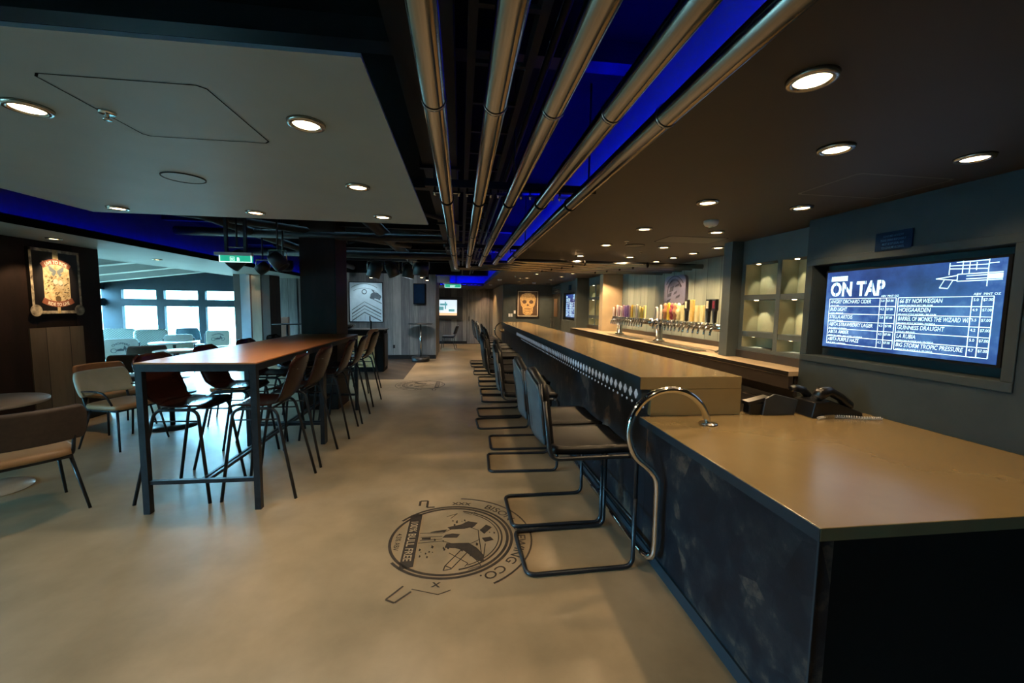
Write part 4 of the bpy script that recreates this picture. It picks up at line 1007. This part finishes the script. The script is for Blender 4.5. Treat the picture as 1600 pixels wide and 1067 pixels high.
# ---- white chairs with printed backs
def print_chair(label, x, y, ang, pr=True, mat='whitechair'):
    t = thing('print_chair', label, 'chair', group=None)
    L(MB().pad((0, 0, .44), (.5, .5, .08), pw=6), 'seat', mat, t)
    T_ = Matrix.Rotation(-.12, 3, 'Y')
    L(MB().pad((-.25, 0, .68), (.06, .5, .40), T_, pw=9), 'backrest', mat, t)
    for sx_ in (-.2, .22):
        for sy_ in (-.22, .22): L(MB().tube([(sx_, sy_, .41), (sx_*1.1, sy_*1.1, 0)], .011, 8), 'leg', 'whitetop', t)
    for sy_ in (-.265, .265): L(MB().tube(fillet([(-.26, sy_, .8), (-.22, sy_, .45), (.2, sy_, .45)], .05), .012, 8), 'side_rail', 'frame', t)
    if pr:
        F = lambda u, v, d=0: T_ @ Vector((-.032-d, -u, v))+Vector((-.25, 0, .68))
        g = MB(); g.text('CHOPPERS', .05, lambda u, v: F(u, v-.05), align='CENTER', fat=.03, arc=(.15, PI/2)); L(g, 'lettering', 'sketchink', t)
        g = MB()
        for cx in (-.1, .1): ring(g, F, cx, -.02, .034, .044, 0, 360, 14, 0, .002)
        g.prism([(-.06, -.03), (.04, -.03), (.05, .0), (.0, .02), (-.05, .0)], F, 0, .002); g.prism([(.03, .0), (.05, .07), (.06, .065), (.1, -.02), (.09, -.02)], F, 0, .002); g.prism([(-.04, .01), (-.1, -.02), (-.05, .0)], F, 0, .002)
        L(g, 'motorcycle_print', 'sketchink', t)
    t.location = (x, y, 0); t.rotation_euler = (0, 0, ang); return t
print_chair('white chair with motorcycle print back in front of the left quilted armchair', -6.56, 8.79, 2.15)
print_chair('plain white square-backed chair between quilted armchair and printed chair', -6.30, 10.02, 2.1, False)
print_chair('small far white chair with motorcycle print back beside the wood pillar', -6.30, 11.50, 2.05)
# ---- quilted armchairs
def quilted(label, x, y, ang):
    t = thing('quilted_armchair', label, 'armchair')
    L(MB().pad((-.22, 0, .62), (.22, .62, .66), Matrix.Rotation(-.1, 3, 'Y'), pw=7), 'backrest', 'quilt', t)
    L(MB().pad((.08, 0, .36), (.55, .56, .2), pw=6), 'seat', 'quilt', t)
    for sy_ in (-.31, .31):
        L(MB().tube(fillet([(-.25, sy_, .66), (-.05, sy_, .68), (.25, sy_, .6), (.28, sy_, 0)], .1), .014, 8), 'arm', 'frame', t)
        L(MB().tube([(-.2, sy_*.9, .35), (-.26, sy_*.9, 0)], .013, 8), 'leg', 'frame', t)
    t.location = (x, y, 0); t.rotation_euler = (0, 0, ang)
quilted('quilted cream armchair nearest the dark poster wall, by the window', -7.86, 10.46, -.98)
quilted('quilted cream armchair, right one of the two by the window', -7.05, 10.30, -.9)
put(lounge_chair('teal', 'teal', 'teal armchair by the window behind the white chairs', bh=.34), -6.98, 11.62, (.8, -.6))
o = tag(B(-4.95, -4.72, 11.9, 12.0, 0, 1.22).build('divider_panel', 'taupe'), 'salmon brown divider panel beside the wood pillar', 'panel')
# ---- far chairs and table
put(lounge_chair('frame', 'frame', 'dark chair seen past the wood wall under the far television', bh=.3), -.42, 15.2, (-1, .1))
t = thing('side_table', 'dark table seen past the end of the wood wall', 'table', (-1.1, 15.2, 0)); L(B(-1.45, -.85, 14.9, 15.5, .72, .745), 'table_top', 'frame', t)
for a in (-1.4, -.9):
    for b in (14.95, 15.45): L(MB().cyl((a, b, 0), (a, b, .72), .015, 8), 'leg', 'frame', t)
# ---- dark waiter cabinet with lit panel
c = thing('waiter_station', 'black cabinet with a lit cream front panel behind the bar chairs', 'cabinet', (-2.5, 10.2, 0))
L(B(-3.3, -1.82, 9.9, 10.45, 0, .98), 'body', 'blackmatte', c); L(B(-3.34, -1.78, 9.86, 10.49, .981, 1.01), 'table_top', 'black', c)
L(B(-2.65, -2.02, 9.885, 9.899, .12, .86), 'lit_panel', 'parchment', c); L(B(-1.819, -1.80, 9.95, 10.4, .1, .9), 'side_panel', 'black', c)
spot('cabinet_light', (-2.3, 9.2, 2.2), (-2.3, 9.9, .5), 20, size=.8)
t = thing('beer_tap', 'small black beer tap on the black cabinet', 'beer tap', (-2.15, 10.15, 1.01)); L(MB().cyl((-2.15, 10.15, 1.011), (-2.15, 10.15, 1.2), .02, 10), 'column', 'black', t); L(MB().tube([(-2.15, 10.15, 1.2), (-2.15, 10.07, 1.2), (-2.15, 10.07, 1.32)], .012, 8), 'tap_handle', 'black', t)
t = tag(MB().lathe([(0, 0), (.12, 0), (.26, .09), (.25, .095), (.11, .01), (0, .01)], (-2.75, 10.1, 1.011), 28).build('basin', 'steel'), 'shallow steel basin on the black cabinet', 'basin')
# ---- speakers on the wood wall
for x, s in ((-1.19, 'black wall loudspeaker right of the line-art picture'), (-3.72, 'black wall loudspeaker left of the line-art picture')):
    t = thing('wall_speaker', s, 'speaker', (x, 12.25, 1.7)); L(B(x-.17, x+.17, 12.05, 12.298, 1.62, 2.22), 'cabinet', 'blackmatte', t, bevel=.01); L(B(x-.15, x+.15, 12.038, 12.049, 1.65, 2.19), 'grille', 'signblue', t)
o = tag(B(-1.98, -1.92, 12.285, 12.299, .32, .42).build('wall_socket', 'black'), 'black wall socket low on the wood wall', 'socket')
# ---- far television
t = thing('television', 'far wall television showing white and green graphics', 'television', (-.6, 17.15, 1.5))
L(B(-1.4, .06, 17.08, 17.169, 1.03, 1.95), 'housing', 'ductgrey', t); L(B(-1.28, -.16, 17.07, 17.079, 1.19, 1.83), 'display', 'tvwhite', t)
g = MB()
for a in ((-1.1, -.95, 1.35, 1.75), (-.85, -.55, 1.6, 1.68), (-.9, -.7, 1.4, 1.55), (-.5, -.25, 1.35, 1.45), (-.65, -.6, 1.45, 1.75)): g.box(a[0], a[1], 17.066, 17.069, a[2], a[3])
L(g, 'picture_shapes', 'tvgreen', t); L(B(-1.28, -.16, 17.064, 17.069, 1.19, 1.30), 'picture_band', 'tvorange', t)
# ---- exit signs
def exit_sign(label, cx, y, z, w, h, txt, rods=True):
    t = thing('exit_sign', label, 'exit sign', (cx, y, z))
    L(B(cx-w/2, cx+w/2, y, y+.03, z, z+h), 'lit_panel', 'green', t)
    b = .008; g = MB()
    for a in ((cx-w/2, cx+w/2, z, z+b), (cx-w/2, cx-w/2+b, z+b, z+h), (cx+w/2-b, cx+w/2, z+b, z+h)): g.box(a[0], a[1], y-.006, y-.0005, a[2], a[3])
    L(g, 'border', 'exitwhite', t); L(B(cx-w/2-.05, cx+w/2, y-.01, y+.05, z+h, z+h+.035), 'housing', 'white', t)
    g = MB(); F = lambda u, v, d=0: (cx+u, y-.002-d, z+v)
    if txt == 'B':
        g.text('B', h*.75, lambda u, v: F(u, v), align='LEFT', fat=.02); g.v = [(q[0]+.012, q[1], q[2]+h*.2) for q in g.v]
        ring(g, F, -.035, h*.5, .007, .011, 0, 360, 10, 0, .001)
        for a in ((-.058, -.012, .2, .25), (-.058, -.012, .75, .8), (-.058, -.054, .25, .75), (-.016, -.012, .25, .75)): g.prism([(a[0], h*a[2]), (a[1], h*a[2]), (a[1], h*a[3]), (a[0], h*a[3])], F, 0, .001)
    else:
        g.text(txt, h*.7, lambda u, v: F(u, v+h*.22), align='CENTER', fat=.02)
    L(g, 'lettering', 'exitwhite', t)
    if rods:
        for x in (cx-.10, cx+.10): L(B(x-.015, x+.015, y+.005, y+.035, z+h+.035, 2.879), 'drop_rod', 'deckduct', t)
    return t
exit_sign('green EXIT-style lit sign marked B hanging by two rods over the left tables', -2.52, 5.0, 2.05, .34, .075, 'B')
exit_sign('small far green lit sign under the blue cove at the end of the trough', -.25, 12.9, 2.15, .5, .11, 'EXIT')
# ---- stage lights and loudspeakers under the black ceiling
def can(label, x, y, z, r, h, tilt, mat='ductgrey'):
    t = thing('stage_light', label, 'stage light', (x, y, z))
    T_ = Matrix.Rotation(tilt, 4, 'Y')
    g = MB().lathe([(0, h/2), (r*.8, h/2), (r, h/4), (r, -h/2), (r*.85, -h/2), (r*.8, -h/2+.02), (0, -h/2+.02)], n=20); g.v = [tuple(T_ @ Vector(q)) for q in g.v]
    g.build('lamp_body', mat, t)
    MB().tube(fillet([(-r-.015, 0, 0), (-r-.015, 0, h*.55+.03), (r+.015, 0, h*.55+.03), (r+.015, 0, 0)], .02), .008, 8).build('yoke', 'steel', t)
    MB().cyl((0, 0, h*.55+.03), (0, 0, 2.875-z), .012, 8).build('drop_rod', 'deckduct', t)
for a in [('moving-head stage light left of the row above the wood wall', -1.85, 9.2, 2.33, .14, .3, .3), ('second stage light of the row above the wood wall', -1.50, 9.3, 2.36, .13, .28, -.4), ('third stage light of the row, above the wall loudspeaker', -1.15, 9.4, 2.35, .13, .3, .2), ('dark round stage light right of the row', -.85, 9.0, 2.36, .16, .26, .1),
          ('stage light left of the exit sign B', -2.80, 5.6, 2.14, .10, .22, .8), ('stage light right of the exit sign B', -2.28, 5.5, 2.12, .09, .2, -.7), ('small black stage light below the left of exit sign B', -2.95, 6.6, 2.12, .08, .16, .9), ('moving-head light in front of the dark pillar, left side', -2.55, 7.6, 2.2, .14, .28, .2)]: can(*a)
def track(label, x, y, z0):
    t = thing('track_spot', label, 'spotlight', (x, y, z0)); MB().lathe([(0, 0), (.045, 0), (.045, .16), (0, .16)], n=18).build('lamp_body', 'blackmatte', t)
    MB().lathe([(0, -.002), (.036, -.002), (.036, 0), (0, 0)], n=16).build('lamp_glass', 'glow', t); MB().cyl((0, 0, .16), (0, 0, 2.875-z0), .008, 8).build('drop_rod', 'deckduct', t)
    spot('track_lamp', (x, y, z0-.02), (x+.3, y-.6, 0), 60, size=1.5, r=.04)
for a in [('black cylinder spotlight above the line-art picture', -2.35, 11.2, 2.30), ('black cylinder spotlight left of three by the wall loudspeaker', -1.25, 11.0, 2.42), ('middle black cylinder spotlight of three by the wall loudspeaker', -1.05, 11.3, 2.34), ('right black cylinder spotlight of three by the wall loudspeaker', -.92, 11.5, 2.28)]: track(*a)
t = thing('ceiling_speaker_box', 'perforated black speaker box under exit sign B', 'speaker', (-2.5, 6.2, 2.1)); MB().lathe([(0, -.05), (.1, -.045), (.13, 0), (.13, .1), (0, .1)], n=20).build('speaker_body', 'ductgrey', t); MB().cyl((0, 0, .1), (0, 0, .77), .012).build('drop_rod', 'deckduct', t)
# ---- ceiling details
def hatch(label, x0, x1, y0, y1, mat, w=.008, cham=.0, fill=None):
    t = thing('ceiling_hatch', label, 'hatch', ((x0+x1)/2, (y0+y1)/2, 2.299))
    g = MB(); c = .02; pts = [(x0+c, y0), (x1-c, y0), (x1, y0+c), (x1, y1-c), (x1-c, y1), (x0+c, y1), (x0, y1-c), (x0, y0+c)]
    cx, cy = (x0+x1)/2, (y0+y1)/2
    inn = [(p[0]-math.copysign(w, p[0]-cx), p[1]-math.copysign(w, p[1]-cy)) for p in pts]
    for i in range(8): j = (i+1) % 8; g.add([(pts[i][0], pts[i][1], 2.2985), (pts[j][0], pts[j][1], 2.2985), (inn[j][0], inn[j][1], 2.2985), (inn[i][0], inn[i][1], 2.2985)], [(0, 1, 2, 3)])
    L(g, 'edge_gap', mat, t)
    if fill: L(MB().prism(inn, lambda u, v, d: (u, v, d), 2.2975, 2.2995), 'panel', fill, t)
    return t
hatch('large access hatch outlined in the grey hanging ceiling panel', -1.33, -.83, 1.50, 1.98, 'deck', .005)
hatch('square access hatch in the dark ceiling near the screen wall', 2.0, 2.58, 1.89, 2.29, 'hatchedge', .012)
hatch('air return grille in the dark ceiling before the shelving', 2.0, 2.62, 3.77, 4.13, 'deck', .01, fill='grille')
hatch('thin outlined access hatch beyond the round ceiling speaker', 1.75, 2.3, 3.95, 4.3, 'deck', .006) if False else None
def disc(name, label, cat, x, y, r, mat, th=.006):
    t = thing(name, label, cat, (x, y, 2.3)); MB().lathe([(r-.006, -th), (r, -th), (r, 0), (r-.006, 0), (r-.006, -th)], n=36, smooth=False).build('rim', 'deckduct', t); MB().lathe([(0, -th+.002), (r-.007, -th+.002), (r-.007, 0), (0, 0)], n=36, smooth=False).build('grille', mat, t)
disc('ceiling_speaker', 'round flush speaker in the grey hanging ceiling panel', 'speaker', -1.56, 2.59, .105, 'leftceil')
disc('ceiling_speaker', 'round flush brown speaker in the dark bar ceiling', 'speaker', 1.93, 4.42, .11, 'grille')
def sprinkler(label, x, y):
    t = thing('sprinkler', label, 'sprinkler', (x, y, 2.3)); MB().lathe([(0, -.008), (.025, -.008), (.028, 0), (0, 0)], n=18).build('rose', 'chrome', t); MB().lathe([(0, -.03), (.014, -.03), (.014, -.026), (.005, -.022), (.006, -.008), (0, -.008)], n=12).build('nozzle', 'chrome', t)
for s, x, y in (('chrome sprinkler head on the hatch edge in the grey hanging panel', -1.31, 1.76), ('chrome sprinkler head in the dark bar ceiling, nearer one', 1.72, 4.15), ('chrome sprinkler head in the dark bar ceiling, farther one', 2.2, 4.85), ('chrome sprinkler head over the far end of the bar', 1.25, 9.4)): sprinkler(s, x, y)
def detector(label, x, y, r=.055):
    t = thing('smoke_detector', label, 'smoke detector', (x, y, 2.3)); MB().lathe([(0, -.045), (.03, -.045), (r*.8, -.038), (r, -.02), (r, 0), (0, 0)], n=28).build('housing', 'white', t)
    MB().lathe([(0, -.006), (.018, -.006), (.018, 0), (0, 0)], (0, 0, -.045), 14).build('sensor_cap', 'trimring', t)
for s, x, y in (('white smoke detector in the dark ceiling nearest the screen wall', 1.97, 3.08), ('white smoke detector over the far bar stools', 1.0, 10.6), ('white smoke detector in front of the skull picture wall', 2.1, 11.7), ('white smoke detector farthest, over the end of the trough', .95, 13.2)): detector(s, x, y)
# hanging grey vent box by the far trough
tag(B(-.72, -.35, 12.6, 12.9, 2.3, 2.5).build('vent_box', 'sketch'), 'pale grey box under the ceiling right of the wood wall end', 'box')
# ---- things on the service counter
cr = thing('card_reader', 'black card machine in its wedge-shaped grey stand on the service counter', 'card reader', (2.05, 2.40, .92))
g = MB().prism([(2.17, .921), (2.19, 1.02), (2.02, 1.06), (1.96, 1.03), (1.94, .921)], lambda u, v, d: (u, d, v), 2.36, 2.375); L(g, 'stand_panel', 'ductgrey', cr, bevel=.004)
L(B(1.86, 2.15, 2.376, 2.445, .921, 1.0), 'body', 'phone', cr, bevel=.01)
L(MB().prism([(1.85, 1.005), (2.0, 1.04), (2.0, 1.02), (1.85, .985)], lambda u, v, d: (u, d, v), 2.377, 2.44), 'lid', 'phone', cr)
ph = thing('telephone', 'black desk telephone with handset on the service counter', 'telephone', (2.45, 2.36, .92))
L(MB().prism([(2.21, 0), (2.58, 0), (2.57, .03), (2.34, .11), (2.23, .10)], lambda u, v, d: (u, d, v+.921), 2.27, 2.44), 'base', 'phone', ph, bevel=.006)
L(MB().tube([(2.27, 2.31, 1.045), (2.30, 2.31, 1.075), (2.36, 2.31, 1.085), (2.44, 2.31, 1.045), (2.50, 2.31, .99), (2.52, 2.31, .975)], [.03, .042, .03, .028, .036, .02], 14), 'handset', 'phone', ph)
L(MB().tube([(2.32, 2.43, 1.03), (2.28, 2.43, 1.07), (2.22, 2.43, 1.085), (2.19, 2.43, 1.08)], [.026, .026, .024, .016], 10), 'second_handset', 'phone', ph)
g = MB()
for r_ in range(4):
    for c_ in range(3): g.box(2.50+c_*.022, 2.515+c_*.022, 2.37+r_*.016, 2.382+r_*.016, .966-c_*.003, .978-c_*.003)
o = L(g, 'keypad', 'ductgrey', ph); o['kind'] = 'stuff'
pts = []
for k in range(150):
    t_ = k/150; pts.append((2.22+.42*t_+.0, 2.235+.03*math.sin(t_*5)+.008*math.sin(k*1.3), .931+.008*math.cos(k*1.3)))
L(MB().tube(pts, .003, 6), 'coiled_cord', 'cordgrey', ph)
L(MB().box(2.28, 2.35, 2.25, 2.275, .921, .945), 'cable_plug', 'trimring', ph)
# ---- painted floor emblems
def emblem(label, cx, cy, ang, z=.0015):
    t = thing('floor_emblem', label, 'floor emblem', (cx, cy, 0), ang)
    F = lambda u, v, d=0: (v, -u, z+d)       # drawing up = +x, right = towards the camera
    def P(name, g, mat='ink'): return g.build(name, mat, t)
    g = MB(); ring(g, F, 0, 0, .42, .439, -55, 235, 60, 0, .0004); ring(g, F, 0, 0, .39, .409, 0, 360, 72, 0, .0004); P('circle', g)
    g = MB(); ring(g, F, 0, 0, .355, .367, 10, 165, 36, 0, .0004); ring(g, F, 0, 0, .335, .342, 20, 150, 30, 0, .0004); P('inner_arc', g)
    g = MB(); ring(g, F, 0, .0, .56, .572, 28, 172, 30, 0, .0004); P('outer_arc', g)
    for s_, a_ in (('xxx', 170), ('BISON', 130), ('BREWING', 76), ('CO.', 34), ('x', -8)):
        g = MB(); g.text(s_, .092, lambda u, v: F(u, v), align='CENTER', fat=.008, sx=1.05, arc=(.462, math.radians(a_))); P('ring_lettering', g)
    # band with cut-out lettering
    g = MB(); g.prism([(-.325, -.30), (.325, -.30), (.30, -.215), (-.345, -.215)], F, 0, .0004); P('band', g)
    g = MB(); g.text('100% BULL FREE', .072, lambda u, v: F(u, -.285+v, .0006), align='CENTER', fat=.02, sx=.95); P('band_lettering', g, 'floor')
    g = MB(); g.text('4.5% ABV', .05, lambda u, v: F(u+.02, -.365+v, 0), align='CENTER', fat=.004); P('small_lettering', g)
    # bison skull
    g = MB(); lw = .006
    def pl(m, pts, w=lw):
        for (a, b) in zip(pts, pts[1:]):
            dx, dy = b[0]-a[0], b[1]-a[1]; l_ = math.hypot(dx, dy) or 1; nx, ny = -dy/l_*w/2, dx/l_*w/2
            m.add([F(a[0]+nx, a[1]+ny), F(b[0]+nx, b[1]+ny), F(b[0]-nx, b[1]-ny), F(a[0]-nx, a[1]-ny)], [(0, 1, 2, 3)])
    pl(g, [(-.07, -.21), (-.06, -.05), (-.11, .02), (-.12, .14), (-.07, .20), (.05, .20), (.09, .14), (.08, .02), (.04, -.05), (.05, -.21)])
    pl(g, [(-.02, -.2), (-.015, -.05)]); pl(g, [(.02, -.2), (.015, -.05)]); pl(g, [(.1, .24), (.25, .22), (.3, .2)]); pl(g, [(-.02, .2), (.24, .21)])
    pl(g, [(.12, .1), (.31, -.02), (.34, .02), (.15, .14)], .008); pl(g, [(.31, -.02), (.355, -.03), (.345, .02)], .008)
    pl(g, [(.2, .14), (.33, .2), (.36, .12)]); pl(g, [(.18, .0), (.30, .12), (.33, .1)]); pl(g, [(-.25, .0), (-.32, .05), (-.28, -.03)]); pl(g, [(-.33, .1), (-.3, .15), (-.34, .2)])
    P('skull_outline', g)
    g = MB(); random.seed(11)
    for pts in ([(-.10, .00), (-.13, -.02), (-.16, .08), (-.2, .13), (-.17, .2), (-.12, .17), (-.1, .1)], [(.07, -.02), (.12, -.03), (.13, .04), (.17, .1), (.27, .17), (.3, .22), (.22, .22), (.14, .18), (.08, .13)], [(-.07, .21), (-.02, .24), (-.1, .3), (-.14, .26)], [(.03, .22), (.08, .24), (.06, .3), (.02, .28)], [(-.035, -.03), (.0, -.05), (.01, .05), (-.03, .07), (-.045, .02)], [(-.01, -.19), (.01, -.19), (.012, -.13), (-.012, -.13)], [(-.09, -.1), (-.075, -.14), (-.07, -.04), (-.1, -.02)]):
        g.prism(pts, F, 0, .0004)
    P('shaggy_mane', g)
    g = MB()
    for _ in range(34):
        u, v = random.choice([(-.16, .06), (.16, .14), (-.02, .27), (.08, -.05), (-.13, .18), (.14, -.14), (.2, -.1)]); u += random.uniform(-.06, .06); v += random.uniform(-.06, .06); s = random.uniform(.006, .02); k = random.uniform(.3, 1)
        g.prism([(u-s, v-s*.3), (u+s*k, v-s*.4), (u+s, v+s*.2), (u-s*.2, v+s*.5)], F, 0, .0004)
    o = P('brush_marks', g); o['kind'] = 'stuff'
    g = MB(); pl(g, [(-.47, -.25), (-.55, -.25), (-.55, -.19), (-.44, -.19), (-.44, -.13)], .018); P('corner_mark', g)
    g = MB(); pl(g, [(.47, -.25), (.57, -.33), (.60, -.28), (.52, -.2)], .012); pl(g, [(.5, -.2), (.56, -.05), (.53, .02)], .006); P('torn_label_mark', g)
    return t
E_ = emblem('painted round bison emblem on the floor beside the nearest bar stools', -.07, 2.72, 0)
d_ = dup(E_, (-.72, 8.25, 0), PI, 'painted round emblem farther down the aisle floor, past the high tables')
# lamps of the stage lights that wash the floor and the picture wall
spot('stage_lamp', (-1.5, 9.25, 2.2), (-.6, 8.6, 0), 130, color=(1, .78, .55), size=1.5, r=.08)
spot('stage_lamp', (-1.15, 9.4, 2.2), (-2.2, 12.3, 1.3), 220, color=(.85, .93, 1), size=1.4, r=.08)
spot('stage_lamp', (-.85, 9.0, 2.2), (-.2, 11.2, 0), 90, color=(1, .8, .6), size=1.5, r=.08)
spot('pillar_light', (-5.02, 10.55, 2.28), (-5.02, 11.0, 1.5), 14, size=.8, blend=.6)
spot('far_wall_light', (1.0, 16.6, 2.28), (1.1, 17.2, 1.2), 25, color=(1, .6, .38), size=1.2)
